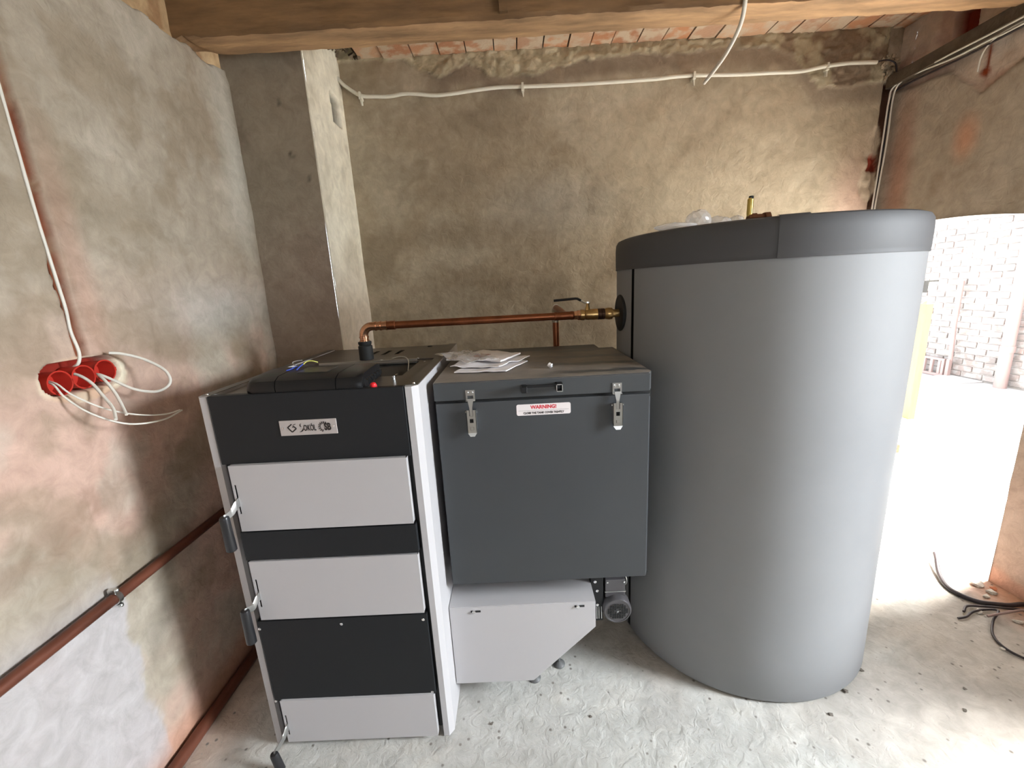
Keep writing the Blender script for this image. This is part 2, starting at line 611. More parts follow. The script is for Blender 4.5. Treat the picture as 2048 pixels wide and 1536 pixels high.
# hacked recess and gypsum ring round the wall boxes
ring = blob(Y, Z, 1.212, 1.348, .138 + 0, .066, .10 + 0 * Y) if False else 1 - sstep(.9, 1.02, np.sqrt(((Y - 1.212) / .138) ** 2 + ((Z - 1.348) / .066) ** 2) + (n3 - .5) * .55)
disp = disp + ring * (0.004 + (n3 - .5) * .012)
col = lerp(col, (0.62, 0.42, 0.30), ring)
col = lerp(col, (0.72, 0.64, 0.50), ring * sstep(.45, .6, n2))
rec = sstep(0.046, 0.041, np.sqrt(np.maximum(np.abs(Y - 1.20) - .068, 0) ** 2 + (Z - 1.363) ** 2))
disp = np.where(rec > 0, disp - rec * 0.06, disp)
col = lerp(col, (0.28, 0.03, 0.02), rec)
P = np.stack([LX + disp, Y, Z], -1)
wl = grid_patches('wall_left', [(P, col)], M_WALL)

# ------------------------------------------------------------------ back wall and chimney breast
xs = axis_steps([(-0.93, -0.5, 0.02), (-0.5, 2.1, 0.013), (2.1, 2.24, 0.006)])
zs = axis_steps([(-0.02, 1.1, 0.06), (1.1, 2.45, 0.015), (2.45, 2.82, 0.008), (2.82, 2.86, .02)])
X, Z = np.meshgrid(xs, zs, indexing='ij')
n1, n2, n3 = fields(X, Z, 40)
col = np.ones(X.shape + (3,)) * np.array([0.415, 0.345, 0.25])
col = lerp(col, (0.27, 0.215, 0.15), sstep(0.50, 0.68, n2) * .6)
col = lerp(col, (0.52, 0.46, 0.36), sstep(0.52, 0.70, 1 - n1) * .6)
col = lerp(col, (0.33, 0.27, 0.20), sstep(0.5, 0.62, n3) * .3)
for cx, cz, rx, rz, s in ((0.81, 2.13, .05, .06, .5), (-.3, 1.86, .35, .07, .45), (-.35, 1.60, .22, .07, .35), (.95, 2.25, .25, .18, .25), (1.9, 2.2, .07, .12, .5), (.1, 2.25, .4, .2, .22), (.15, 1.78, .2, .2, .3), (1.96, 2.1, .04, .2, .3)):
    col = lerp(col, (0.24, 0.175, 0.11), blob(X, Z, cx, cz, rx, rz, .9) * s)
col = lerp(col, (0.66, 0.57, 0.42), blob(X, Z, 1.25, 2.05, .9, .5, .9) * .6)  # broad pale patch: doorway light painted into the wall colour
col = lerp(col, (0.48, 0.47, 0.43), blob(X, Z, .25, 2.0, .3, .15, .9) * .35)
col = lerp(col, (0.58, 0.40, 0.32), blob(X, Z, 2.05, 1.9, .13, .25, .9) * .7)
disp = (n1 - .5) * 0.024 + (n2 - .5) * 0.010 + (n3 - .5) * 0.004
# rough mortar under the ceiling bricks
lx = [-.93, -.55, -.45, -.34, -.24, -.12, -.08, .17, .27, .40, .70, 1.0, 1.2, 1.5, 1.62, 1.70, 1.76, 2.12, 2.13, 2.3]
lz = [2.80, 2.79, 2.74, 2.68, 2.735, 2.735, 2.68, 2.665, 2.69, 2.72, 2.75, 2.735, 2.75, 2.74, 2.68, 2.60, 2.525, 2.53, 2.80, 2.80]
low = np.interp(X, lx, lz) + (fbm(X, Z, 22, 4, 91) - .5) * .045
mb = sstep(-.004, .004, Z - low)
rn = fbm(X, Z, 24, 4, 60)
disp = disp + mb * (0.006 + np.abs(rn - .5) * .05)
col = lerp(col, (0.46, 0.40, 0.28), mb)
col = lerp(col, (0.60, 0.53, 0.38), mb * sstep(.5, .62, rn) * sstep(.9, .3, X))
col = lerp(col, (0.24, 0.17, 0.12), mb * sstep(.46, .6, fbm(X, Z, 9, 4, 5)) * sstep(1.0, 1.7, X) * .8)
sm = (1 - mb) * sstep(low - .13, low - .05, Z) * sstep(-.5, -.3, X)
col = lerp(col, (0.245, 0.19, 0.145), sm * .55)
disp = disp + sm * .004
# corner chase and the hacked patch beside it
ch = sstep(2.128, 2.14, X) * sstep(2.54, 2.53, Z) * sstep(1.8, 1.9, Z)
disp = disp - ch * .03
col = lerp(col, (0.09, 0.045, 0.03), ch)
pa = 1 - sstep(.85, 1.0, np.sqrt(((X - 2.12) / .065) ** 2 + ((Z - 2.12) / .22) ** 2) + (n3 - .5) * .7)
disp = disp + pa * (rn - .5) * .04
col = lerp(col, (0.60, 0.50, 0.38), pa)
re = pa * sstep(2.07, 2.09, Z) * sstep(2.19, 2.15, Z) * sstep(2.095, 2.105, X)
col = lerp(col, (0.28, 0.05, 0.03), re)
disp = disp - re * .02
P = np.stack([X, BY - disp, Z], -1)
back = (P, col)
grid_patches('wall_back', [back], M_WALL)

xs = axis_steps([(LX - .02, CHX - .005, .015)])
zs = axis_steps([(-0.02, 1.1, 0.06), (1.1, 2.86, 0.015)])
X, Z = np.meshgrid(xs, zs, indexing='ij')
n1, n2, n3 = fields(X, Z, 70)
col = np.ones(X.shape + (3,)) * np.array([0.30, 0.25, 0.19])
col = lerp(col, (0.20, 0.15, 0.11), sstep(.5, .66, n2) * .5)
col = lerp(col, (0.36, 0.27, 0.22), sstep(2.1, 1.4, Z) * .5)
for sx_, sz_ in ((-1.04, 2.43), (-1.0, 2.2), (-1.02, 2.21), (-.95, 2.1)):
    col = lerp(col, (0.05, 0.04, 0.03), blob(X, Z, sx_, sz_, .006, .012, .4) * .8)
P1 = np.stack([X, CHY - (n1 - .5) * .012 - (n2 - .5) * .006, Z], -1)
ang = axis_steps([(0, PI / 2, PI / 10)])
A, Zc = np.meshgrid(ang, zs, indexing='ij')
P2 = np.stack([CHX - .005 + .005 * np.sin(A), CHY + .005 - .005 * np.cos(A), Zc], -1)
c2 = np.ones(A.shape + (3,)) * np.array([0.60, 0.55, 0.44])
ysr = axis_steps([(CHY + .005, BY + .03, .008)])
Yr, Zr = np.meshgrid(ysr, axis_steps([(-0.02, 1.1, 0.06), (1.1, 2.4, 0.02), (2.4, 2.66, .008), (2.66, 2.86, .02)]), indexing='ij')
m1, m2, m3 = fields(Yr, Zr, 81)
c3 = np.ones(Yr.shape + (3,)) * np.array([0.82, 0.77, 0.64])  # side face much paler than the front, its daylight put into the colour
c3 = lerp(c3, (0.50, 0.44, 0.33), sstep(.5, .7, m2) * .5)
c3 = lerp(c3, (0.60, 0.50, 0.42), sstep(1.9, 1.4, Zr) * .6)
hole = sstep(.062, .054, np.maximum(np.abs(Yr - 2.57), np.abs(Zr - 2.515) * .85) + (m3 - .5) * .02)
c3 = lerp(c3, (0.05, 0.045, 0.035), hole)
P3 = np.stack([CHX + (m1 - .5) * .012 + (m2 - .5) * .005 - hole * .06, Yr, Zr], -1)
grid_patches('wall_chimney', [(P1, col), (P2, c2), (P3, c3)], M_WALL)

# ------------------------------------------------------------------ right wall with doorway and side window
DY0, DY1 = 1.826, 2.62


def arch(y): return 1.762 - 0.235 * (y - 2.33) ** 2


def rw_patch(ys, zf, nz, seed=120):
    t = np.linspace(0, 1, nz)
    Yg = np.repeat(ys[:, None], nz, 1)
    Zg = np.stack([zf(y)[0] + (zf(y)[1] - zf(y)[0]) * t for y in ys])
    a, b, c = fields(Yg, Zg, seed)
    colr = np.ones(Yg.shape + (3,)) * np.array([0.40, 0.335, 0.27])
    colr = lerp(colr, (0.27, 0.205, 0.15), sstep(.5, .68, b) * .6)
    colr = lerp(colr, (0.50, 0.44, 0.36), sstep(.5, .7, 1 - a) * .5)
    colr = lerp(colr, (0.62, 0.27, 0.15), blob(Yg, Zg, 2.28, 2.13, .045, .08, .9) * .6)
    colr = lerp(colr, (0.40, 0.20, 0.14), blob(Yg, Zg, 2.6, 2.0, .06, .4, .9) * .7)
    lowz = np.interp(Yg, [1.6, 2.1, 2.195, 2.245, 2.30, 2.335, 2.40, 2.463, 2.568, 2.69], [2.40, 2.395, 2.335, 2.31, 2.37, 2.40, 2.466, 2.471, 2.464, 2.49]) + (c - .5) * .03
    rough = sstep(-.006, .006, Zg - lowz)
    colr = lerp(colr, (0.50, 0.36, 0.30), rough)
    colr = lerp(colr, (0.60, 0.50, 0.42), rough * sstep(.45, .6, b))
    d = (a - .5) * .02 + (b - .5) * .008 + (c - .5) * .004 - rough * (.012 + np.abs(c - .5) * .03)
    red = blob(Yg, Zg, 2.25, 2.45, .008, .07, .5) + blob(Yg, Zg, 2.253, 2.395, .022, .018, .6)
    colr = lerp(colr, (0.25, 0.05, 0.02), np.clip(red, 0, 1))
    nich = sstep(.052, .044, np.maximum(np.abs(Yg - 2.375), np.abs(Zg - 2.66) * .8))
    colr = lerp(colr, (0.20, 0.035, 0.02), nich)
    d = d - nich * .05
    colr = lerp(colr, (0.66, 0.24, 0.11), sstep(.10, .05, Zg + (c - .5) * .05) * sstep(2.1, 1.7, Yg))
    colr = lerp(colr, (0.62, 0.44, 0.36), sstep(1.2, .4, Zg) * sstep(2.1, 1.9, Yg) * .7)
    Xg = 2.459 - 0.1 * Yg - d
    return np.stack([Xg, Yg, Zg], -1), colr


WY0, WY1, WZ0, WZ1 = -0.35, 0.87, 0.74, 2.15
pt = [rw_patch(axis_steps([(-2.6, WY0, .1)]), lambda y: (-.02, ZT), 40),
      rw_patch(axis_steps([(WY0, WY1, .05)]), lambda y: (-.02, WZ0), 20),
      rw_patch(axis_steps([(WY0, WY1, .05)]), lambda y: (WZ1, ZT), 14),
      rw_patch(axis_steps([(WY1, DY0, .02)]), lambda y: (-.02, ZT), 150),
      rw_patch(axis_steps([(DY0, DY1, .012)]), lambda y: (arch(y), ZT), 110),
      rw_patch(axis_steps([(DY1, 2.72, .01)]), lambda y: (-.02, ZT), 200)]
TH = 0.25


def reveal(p_fn, us, c=(0.55, 0.45, 0.38)):
    ts = np.linspace(0, TH, 8)
    Pg = np.array([[p_fn(u, t) for t in ts] for u in us])
    Cg = np.ones(Pg.shape) * np.array(c)
    return Pg, Cg


wob = lambda z: 0.006 * math.sin(z * 9) + 0.004 * math.sin(z * 31)
pt.append(reveal(lambda z, t: (WX(DY0) + t, DY0 + (wob(z) if t > 0 else 0), z), np.linspace(-.02, arch(DY0), 60), (0.60, 0.42, 0.34)))
pt.append(reveal(lambda z, t: (WX(DY1) + t, DY1, z), np.linspace(-.02, arch(DY1), 20)))
pt.append(reveal(lambda y, t: (WX(y) + t, y, arch(y) - .02 * t), np.linspace(DY0, DY1, 24), (0.75, 0.72, 0.68)))
for fn in (lambda y, t: (WX(y) + t, y, WZ0), lambda y, t: (WX(y) + t, y, WZ1)):
    pt.append(reveal(fn, np.linspace(WY0, WY1, 4)))
for yy in (WY0, WY1):
    pt.append(reveal(lambda z, t, yy=yy: (WX(yy) + t, yy, z), np.linspace(WZ0, WZ1, 4)))
# outer skin of the same wall
for (a, b, f0, f1) in ((-2.6, WY0, -.02, ZT + .2), (WY0, WY1, -.02, WZ0), (WY0, WY1, WZ1, ZT + .2), (WY1, DY0, -.02, ZT + .2), (DY1, 4.2, -.02, ZT + .2)):
    yy = np.array([a, b]); zz = np.array([f0, f1])
    Pg = np.array([[(WX(y) + TH, y, z) for z in zz] for y in yy])
    pt.append((Pg, np.ones(Pg.shape) * .7))
yy = np.linspace(DY0, DY1, 16)
Pg = np.array([[(WX(y) + TH, y, z) for z in (arch(y) - .02 * TH, ZT + .2)] for y in yy])
pt.append((Pg, np.ones(Pg.shape) * .7))
grid_patches('wall_right', pt, M_WALL)

# wall behind the camera, with a window hole added for the fill lamp
pf = []
for (a, b, c, d) in ((LX - .05, -.1, -.02, ZT), (1.1, 2.75, -.02, ZT), (-.1, 1.1, -.02, 1.05), (-.1, 1.1, 2.15, ZT)):
    Pg = np.array([[(x, -2.4, z) for z in (c, d)] for x in (a, b)])
    pf.append((Pg, np.ones(Pg.shape) * np.array([.42, .36, .28])))
grid_patches('wall_front', pf, M_WALL)


def window(name, mk, u0, u1, v0, v1):
    bm = B()
    def bar(a0, a1, b0, b1):
        vs = [mk(u, v, t) for u in (a0, a1) for v in (b0, b1) for t in (0, .05)]
        hull(bm, vs)
    w = .045
    bar(u0, u0 + w, v0, v1); bar(u1 - w, u1, v0, v1); bar(u0, u1, v0, v0 + w); bar(u0, u1, v1 - w, v1)
    bar((u0 + u1) / 2 - .018, (u0 + u1) / 2 + .018, v0, v1)
    return obj(name, bm, M_FRAME, kind='structure')


window('window_1', lambda u, v, t: (WX(u) + .16 + t, u, v), WY0, WY1, WZ0, WZ1)
window('added_rear_window', lambda u, v, t: (u, -2.44 - t, v), -.1, 1.1, 1.05, 2.15)  # made-up window frame, added to go with the rear fill lamp

# ------------------------------------------------------------------ floor and yard
xs = axis_steps([(LX - .06, 2.72, .02)])
ysf = axis_steps([(-2.6, 0.2, .1), (0.2, 2.75, .02)])
X, Y = np.meshgrid(xs, ysf, indexing='ij')
n1, n2, n3 = fields(X, Y, 200)
st = fbm(X * 1.0 + Y * .5, Y * 3 - X * 1.4, 5, 5, 233)
col = np.ones(X.shape + (3,)) * np.array([0.50, 0.495, 0.47])
col = lerp(col, (0.42, 0.405, 0.38), sstep(.45, .65, n2) * .55)
col = lerp(col, (0.62, 0.60, 0.56), sstep(.5, .7, st) * .6)
col = lerp(col, (0.52, 0.47, 0.42), sstep(.5, .65, n1) * .4)
col = lerp(col, (0.56, 0.42, 0.33), sstep(-1.0, -1.2, X) * .8)
col = lerp(col, (0.60, 0.33, 0.22), blob(X, Y, 2.25, 1.7, .12, .25, .9) * .8)
disp = (n2 - .5) * .005 + (st - .5) * .004
grid_patches('floor', [(np.stack([X, Y, np.minimum(disp, .0015)], -1), col)], M_FLOOR)
bm = B()
box(bm, 2.74, 9.5, -4, 10, -.25, -.002)
obj('ground_yard', bm, M_GROUND, kind='structure')
bm = B()
box(bm, 2.26, 2.76, 1.4, 10, -.25, -.004)
obj('ground_threshold', bm, M_GROUND, kind='structure')

# ------------------------------------------------------------------ ceiling with beam and bricks
bm = B()
box(bm, LX - .1, 2.85, -2.6, 2.8, 2.87, 3.0)
ceil = obj('ceiling', bm, mat('ceiling_lime_mortar', (0.30, 0.25, 0.18), 0.95, var=.3, vscale=5, bump=.5, bscale=30), kind='structure')
# old beam: long box with worn, wavy edges
bx = np.linspace(LX - .07, 2.42, 150)
prof = [(1.980, 2.86), (1.977, 2.74), (1.976, 2.60), (1.984, 2.583), (2.03, 2.580), (2.08, 2.581), (2.122, 2.586), (2.130, 2.61), (2.132, 2.86)]
bm = B()
rings = []
rb = random.Random(4)
for i, x in enumerate(bx):
    ring = []
    for k, (y, z) in enumerate(prof):
        nn = float(fbm(np.array([x]), np.array([k * .37]), 7, 4, 300)[0]) - .5
        mm = float(fbm(np.array([x]), np.array([k * .51]), 25, 3, 320)[0]) - .5
        e = 1.6 if k in (2, 3, 6, 7) else .8
        rot = max(0, 1 - (x - LX) / .12) * .018
        ring.append(bm.verts.new((x, y + nn * .012 * e + mm * .004, z + (nn * .014 + mm * .006) * e * (z < 2.7) + rot * rb.random() * (z < 2.7))))
    rings.append(ring)
for a, b in zip(rings, rings[1:]):
    for k in range(len(prof) - 1):
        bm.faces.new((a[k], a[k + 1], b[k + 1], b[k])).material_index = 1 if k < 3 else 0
M_DWOOD = mat('shaded_beam_side', (0.19, 0.105, 0.045), 0.8, var=0.4, vscale=9, bump=0.8, bscale=34, stretch=(0.35, 2.2, 2.2))  # beam front darkened, underside kept lighter: shading put into the wood colour
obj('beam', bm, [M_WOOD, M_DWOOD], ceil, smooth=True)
bm = B()
hull(bm, [(.006, 1.962, 2.60), (.038, 1.962, 2.60), (.030, 1.962, 2.80), (.0, 1.962, 2.80), (.006, 1.98, 2.60), (.038, 1.98, 2.60), (.030, 1.98, 2.80), (.0, 1.98, 2.80)])
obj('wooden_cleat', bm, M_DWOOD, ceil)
# bricks laid on edge between beam and back wall
rnd = random.Random(11)
joints = [-.905, -.775, -.64, -.478, -.329, -.185, -.032, .092, .234, .372, .493, .608, .748]
while joints[-1] < 2.18: joints.append(joints[-1] + rnd.uniform(.125, .15))
bm = B()
box(bm, -.5, .5, 0, .27, 0, .06, bev=.004, seg=1)
for f in bm.faces: f.smooth = False
bme = bpy.data.meshes.new('brick')
bm.to_mesh(bme)
bm.free()
bme.materials.append(M_CBRICK)
for a, b in zip(joints, joints[1:]):
    if a < -.80: continue
    for row in (0, 1):
        o = bpy.data.objects.new('brick', bme)
        COL.objects.link(o)
        g = rnd.uniform(.004, .009)
        o.scale = (b - a - g, 1, 1)
        o.location = ((a + b) / 2, (2.435 if row == 0 else 2.15) + rnd.uniform(-.002, .002), 2.795 + rnd.uniform(0, .008))
        o.rotation_euler = (rnd.uniform(-.01, .01), rnd.uniform(-.02, .02), 0)
        o.parent = ceil
        o.matrix_parent_inverse = ceil.matrix_world.inverted() if False else Matrix.Translation(-BASE['ceiling'])
bm = B()
box(bm, -.80, 2.25, 2.13, 2.72, 2.83, 2.872)
obj('joint_mortar', bm, mat('dark_joint', (0.05, 0.035, 0.025), .95), ceil)
bm = B()
for k in range(26):
    x = rnd.uniform(-.895, -.77); y = rnd.uniform(2.5, 2.68); s = rnd.uniform(.008, .02)
    z = 2.80 + rnd.uniform(0, .03)
    hull(bm, [(x + rnd.uniform(-s, s), y + rnd.uniform(-s, s), z + rnd.uniform(-s, s)) for _ in range(9)])
obj('crumbling_mortar', bm, mat('crumbling_mortar', (0.16, 0.12, 0.08), .95), ceil, kind='stuff')

# batten along the right wall, just under the ceiling
bm = B()
pts = []
for y, z in ((2.69, 2.53), (1.2, 2.62)):
    for dx in (0.0, .05):
        for dz in (-.031, .031):
            pts.append((WX(y) - dx, y, z + dz))
hull(bm, pts, .003, 1)
o = obj('wall_batten', bm, M_BATTEN)
prop(o, 'dark dirty batten fixed along the top of the right wall above the white cables', 'batten')
# debris and dark hollow at the corner
bm = B()
for k in range(34):
    x = rnd.uniform(2.10, 2.18); z = 2.59 + rnd.uniform(-.04, .08); y = 2.69 - rnd.uniform(0, .02); s = rnd.uniform(.006, .018)
    hull(bm, [(x + rnd.uniform(-s, s), y + rnd.uniform(-s, s), z + rnd.uniform(-s, s)) for _ in range(9)])
obj('broken_plaster', bm, mat('broken_plaster', (0.40, 0.32, 0.22), .95, var=.4, vscale=30), bpy.data.objects['wall_back'], kind='stuff')

# ================================================================== BOILER
boiler = thing('pellet_boiler', (-.61, 1.64, 0), 'tall light grey and anthracite boiler with three doors standing by the left wall', 'boiler')
FY = 1.185


def pan(x0, x1, z0, z1, yf, yb, bev=.0025):
    """panel measured on the y = 1.185 plane, shown at depth yf"""
    k = yf / FY
    return (x0 * k, x1 * k, yf, yb, CAM_H - (CAM_H - z0) * k, CAM_H - (CAM_H - z1) * k)


bm = B()
box(bm, -.897, -.328, 1.205, 2.09, .03, 1.262)
obj('boiler_body', bm, M_CORE, boiler)
bm = B()
extr(bm, [(-.931, 1.20), (-.920, 1.187), (-.900, 1.187), (-.897, 1.20), (-.897, 2.10), (-.931, 2.10)], 2, .004, 1.281)
obj('side_panel', bm, M_LIGHT, boiler)
bm = B()
extr(bm, [(-.326, 1.20), (-.323, 1.187), (-.304, 1.187), (-.288, 1.208), (-.288, 2.10), (-.326, 2.10)], 2, .004, 1.281)
obj('side_panel', bm, M_LIGHT, boiler)
for a, b in ((-.930, -.899), (-.325, -.290)):    # dusty strips along the panel tops
    bm = B()
    box(bm, a, b, 1.21, 2.099, 1.280, 1.2825)
    obj('top_edge_strip', bm, M_TOPM, boiler)
bm = B()
box(bm, *pan(-.896, -.327, 1.071, 1.283, 1.184, 1.206), bev=.002)
obj('upper_front_panel', bm, M_DARK, boiler)


def door(x0, x1, z0, z1, slot_z, grip_y, grip_z, tilt):
    k = 1.172 / FY
    X0, X1, _, _, Z0, Z1 = pan(x0, x1, z0, z1, 1.172, 1.19)
    s0, s1 = CAM_H - (CAM_H - slot_z[0]) * k, CAM_H - (CAM_H - slot_z[1]) * k
    sx = -.870 * k
    bm = B()
    mk = lambda u, v, t: (u, t, v)
    plate_holes(bm, [X0, sx - .0028, sx + .0028, X1], [Z0, s0, s1, Z1], [(sx - .0028, sx + .0028, s0, s1)], mk, 1.172, 1.1745)
    bm2 = bm
    for (a, b, c, d) in ((X0, X0 + .0025, Z0, Z1), (X1 - .0025, X1, Z0, Z1), (X0, X1, Z0, Z0 + .0025), (X0, X1, Z1 - .0025, Z1)):
        box(bm2, a, b, 1.1745, 1.196, c, d)
    dr = obj('door', bm2, M_LIGHT, boiler)
    bm = B()
    box(bm, X0 + .004, X1 - .004, 1.180, 1.203, Z0 + .004, Z1 - .004)
    obj('door_lining', bm, M_CORE, boiler)
    # galvanised arm out of the slot, then the grip
    zm = s0 + (s1 - s0) * .42
    gx = sx + grip_y[1]
    bm = B()
    arm = smooth_path([(sx, 1.178, zm), (sx - .001, 1.160, zm - .004), (sx - .006, 1.142, zm - .018), (gx, grip_y[0], grip_z[1] - .004)], 5)
    prev = None
    for i, p in enumerate(arm):
        hw = .015 - .006 * i / len(arm)
        q = [bm.verts.new(p + Vector(d)) for d in ((0, -.0015, hw), (.0025, .0015, hw), (.0025, .0015, -hw), (0, -.0015, -hw))]
        if prev:
            for k2 in range(4):
                bm.faces.new((prev[k2], prev[(k2 + 1) % 4], q[(k2 + 1) % 4], q[k2]))
        else:
            bm.faces.new(q)
        prev = q
    bm.faces.new(prev[::-1])
    arm_o = obj('handle_arm', bm, M_ZINC, boiler, smooth=True)
    bm = B()
    top = Vector((gx, grip_y[0], grip_z[1]))
    bot = Vector((gx + tilt, grip_y[0] + .004, grip_z[0]))
    ax = bot - top
    L = ax.length
    lathe(bm, top, ax, [(0, .007), (.001, .0115), (.006, .0135), (L * .5, .0145), (L * .85, .0155), (L - .004, .0155), (L, .012), (L - .001, .008), (L - .006, .007)], 20)
    for v in bm.verts:                      # pressed flat at the back like a moulded lever
        if v.co.y > grip_y[0] + .006: v.co.y = grip_y[0] + .006 + (v.co.y - grip_y[0] - .006) * .4
    obj('handle_grip', bm, M_GRIP, boiler, smooth=True)
    return dr


door(-.8795, -.3425, .847, 1.066, (.908, 1.004), (1.120, -.014), (.822, .936), -.001)
door(-.8805, -.3420, .521, .738, (.571, .674), (1.120, -.016), (.492, .616), -.003)
door(-.8790, -.3440, .008, .188, (.041, .127), (1.096, -.010), (.004, .078), .010)
bm = B()
box(bm, *pan(-.8875, -.3365, .744, .842, 1.174, 1.205), bev=.0015)
obj('middle_panel', bm, M_DARK, boiler)
bm = B()
box(bm, *pan(-.8955, -.3350, .192, .516, 1.180, 1.205), bev=.0015)
lp = obj('lower_panel', bm, M_DARK, boiler)
for x, z in ((-.889, .491), (-.617, .496), (-.347, .499), (-.889, .195), (-.616, .200), (-.345, .206)):
    bm = B()
    lathe(bm, (x, 1.181, z), (0, -1, 0), [(0, .0052), (.0016, .005), (.0028, .0032), (.0031, .0005)], 16)
    obj('screw', bm, M_STEELW, boiler, smooth=True)
# back boards in the shadow gaps, feet
for x in (-.86, -.37):
    for y in (1.27, 2.0):
        bm = B()
        lathe(bm, (x, y, 0.0), (0, 0, 1), [(0, .022), (.006, .022), (.008, .01), (.035, .01)], 16)
        obj('foot', bm, M_CORE, boiler)
# top: front cover with the cable opening, rear cover with three slots
bm = B()
plate_holes(bm, [-.895, -.79, -.385, -.327], [1.19, 1.40, 1.675, 1.70], [(-.79, -.385, 1.40, 1.675)], lambda u, v, t: (u, v, t), 1.2705, 1.273)
obj('top_cover', bm, M_TOPM, boiler)
bm = B()
sl = [(-.655, -.635), (-.598, -.578), (-.538, -.518)]
plate_holes(bm, [-.896, -.327] + [c for s in sl for c in s], [1.705, 1.865, 1.985, 2.10], [(a, b, 1.865, 1.985) for a, b in sl], lambda u, v, t: (u, v, t), 1.276, 1.2785)
box(bm, -.896, -.327, 1.7045, 1.7075, 1.262, 1.2785)
obj('rear_cover', bm, M_TOPM, boiler)
bm = B()
box(bm, -.80, -.40, 1.698, 1.7035, 1.262, 1.281, bev=.001, seg=1)
obj('cover_edge', bm, M_ZINC, boiler)
for x, y, z in ((-.352, 1.222, 1.273), (-.915, 1.215, 1.2825), (-.305, 1.225, 1.2825), (-.40, 1.72, 1.2785), (-.55, 1.72, 1.2785), (-.36, 1.66, 1.273)):
    bm = B()
    lathe(bm, (x, y, z), (0, 0, 1), [(0, .0045), (.002, .004), (.0028, .001)], 14)
    obj('top_screw', bm, M_STEELW, boiler, smooth=True)
bm = B()
lathe(bm, (-.415, 2.06, 1.2785), (0, 0, 1), [(0, .011), (.004, .011), (.004, .007)], 18)
obj('grommet', bm, M_RUBBER, boiler)
bm = B()
lathe(bm, (-.418, 1.208, 1.2735), (0, -.25, 1), [(0, .006), (.006, .0085), (.014, .0095), (.020, .0075), (.0225, .003)], 18)
obj('red_cap', bm, M_REDCAP, boiler, smooth=True, label='small red button cap on the top front edge')
bm = B()
lathe(bm, (-.395, 1.335, 1.273), (0, 0, 1), [(0, .006), (.008, .0055), (.010, .002)], 12)
hull(bm, [(-.402, 1.333, 1.281), (-.386, 1.338, 1.283), (-.380, 1.334, 1.292), (-.384, 1.336, 1.292), (-.398, 1.331, 1.285), (-.397, 1.337, 1.281)])
obj('wing_nut', bm, M_STEELW, boiler)

# name plate
npx0, npx1, npz0, npz1 = -.7005, -.5325, 1.153, 1.1995
bm = B()
box(bm, npx0, npx1, 1.1822, 1.1842, npz0, npz1, bev=.0008, seg=1)
np_o = obj('name_plate', bm, M_PLATE, boiler)
W, Hh = npx1 - npx0, npz1 - npz0
mk0 = lambda cu, cv: (lambda u, v, t: (npx0 + cu * W + u, 1.1819 - t, npz0 + cv * Hh + v))
# diamond G emblem
bm = B()
c0 = (0.215, .50)


def seg2(bm, p, q, w, mk, t=.0004):
    p, q = Vector(p), Vector(q)
    d = (q - p).normalized()
    n = Vector((-d.y, d.x)) * w / 2
    pts = [p + n, p - n, q - n, q + n]
    lo = [bm.verts.new(mk(a.x, a.y, 0)) for a in pts]
    hi = [bm.verts.new(mk(a.x, a.y, t)) for a in pts]
    bm.faces.new(hi)
    bm.faces.new(lo[::-1])
    for i in range(4):
        bm.faces.new((lo[i], lo[(i + 1) % 4], hi[(i + 1) % 4], hi[i]))


S = .0125
mg = mk0(*c0)
a_, b_, c_, d_ = (-S, .002), (0.0005, S * .95), (S, -.002), (-.0008, -S * .98)
seg2(bm, a_, b_, .0034, mg); seg2(bm, a_, d_, .0034, mg); seg2(bm, d_, c_, .0034, mg)
seg2(bm, c_, (.0048, .0058), .0034, mg); seg2(bm, (.0048, .0058), (.0022, .0015), .0026, mg)
seg2(bm, (.0035, .0085), (S * .95, S * .95), .0018, mg)
obj('emblem', bm, M_PRINT, np_o)
# word: sweeping S and narrow letters
bm = text_bm('OKÓL', .0250, mk0(.525, .45), bold=.0005, sx=.53)
obj('lettering', bm, M_PRINT, np_o)
bm = B()


def crescent(bm, pts, mk):
    """pts = [(u, v, width)]"""
    for (a, b) in zip(pts, pts[1:]):
        seg2(bm, a[:2], (b[0] + (b[0] - a[0]) * .15, b[1] + (b[1] - a[1]) * .15), (a[2] + b[2]) / 2, mk)


ms = mk0(.355, .50)
crescent(bm, [(.0045, .0125, .0006), (.0022, .011, .0016), (.001, .008, .0028), (.0018, .005, .0026), (.0042, .0025, .0006)], ms)
crescent(bm, [(.0088, -.003, .0008), (.0085, -.006, .0028), (.0062, -.0095, .0034), (.0025, -.0118, .0024), (-.002, -.013, .0006)], ms)
obj('lettering_sweep', bm, M_PRINT, np_o)
bm = text_bm('SB', .0290, mk0(.838, .47), bold=.0013, sx=.66)
obj('lettering_initials', bm, M_PRINT, np_o)
bm = B()
mr = mk0(.755, .50)
for k in range(9):
    an = math.radians(62 + k * 23.5)
    r0, r1 = .0092, .0160
    ca, sa = math.cos(an), math.sin(an)
    seg2(bm, (ca * r0 + .003, sa * r0), (ca * r1 + .003, sa * r1), .0030, mr)
obj('sun_rays', bm, M_PRINT, np_o)
for u in (.065, .945):
    bm = B()
    lathe(bm, (npx0 + u * W, 1.1822, npz0 + .5 * Hh), (0, -1, 0), [(0, .0032), (.001, .003), (.0018, .001)], 12)
    obj('rivet', bm, M_STEELW, np_o, smooth=True)

# ------------------------------------------------------------------ control unit lying on the boiler
cu = thing('control_unit', (-.63, 1.31, 1.2825), 'black plastic control unit with a small display lying on the boiler top', 'controller')


def loft(bm, sections):
    rs = [[bm.verts.new(p) for p in s] for s in sections]
    for a, b in zip(rs, rs[1:]):
        n = len(a)
        for k in range(n): bm.faces.new((a[k], a[(k + 1) % n], b[(k + 1) % n], b[k]))
    bm.faces.new(rs[0][::-1])
    bm.faces.new(rs[-1])


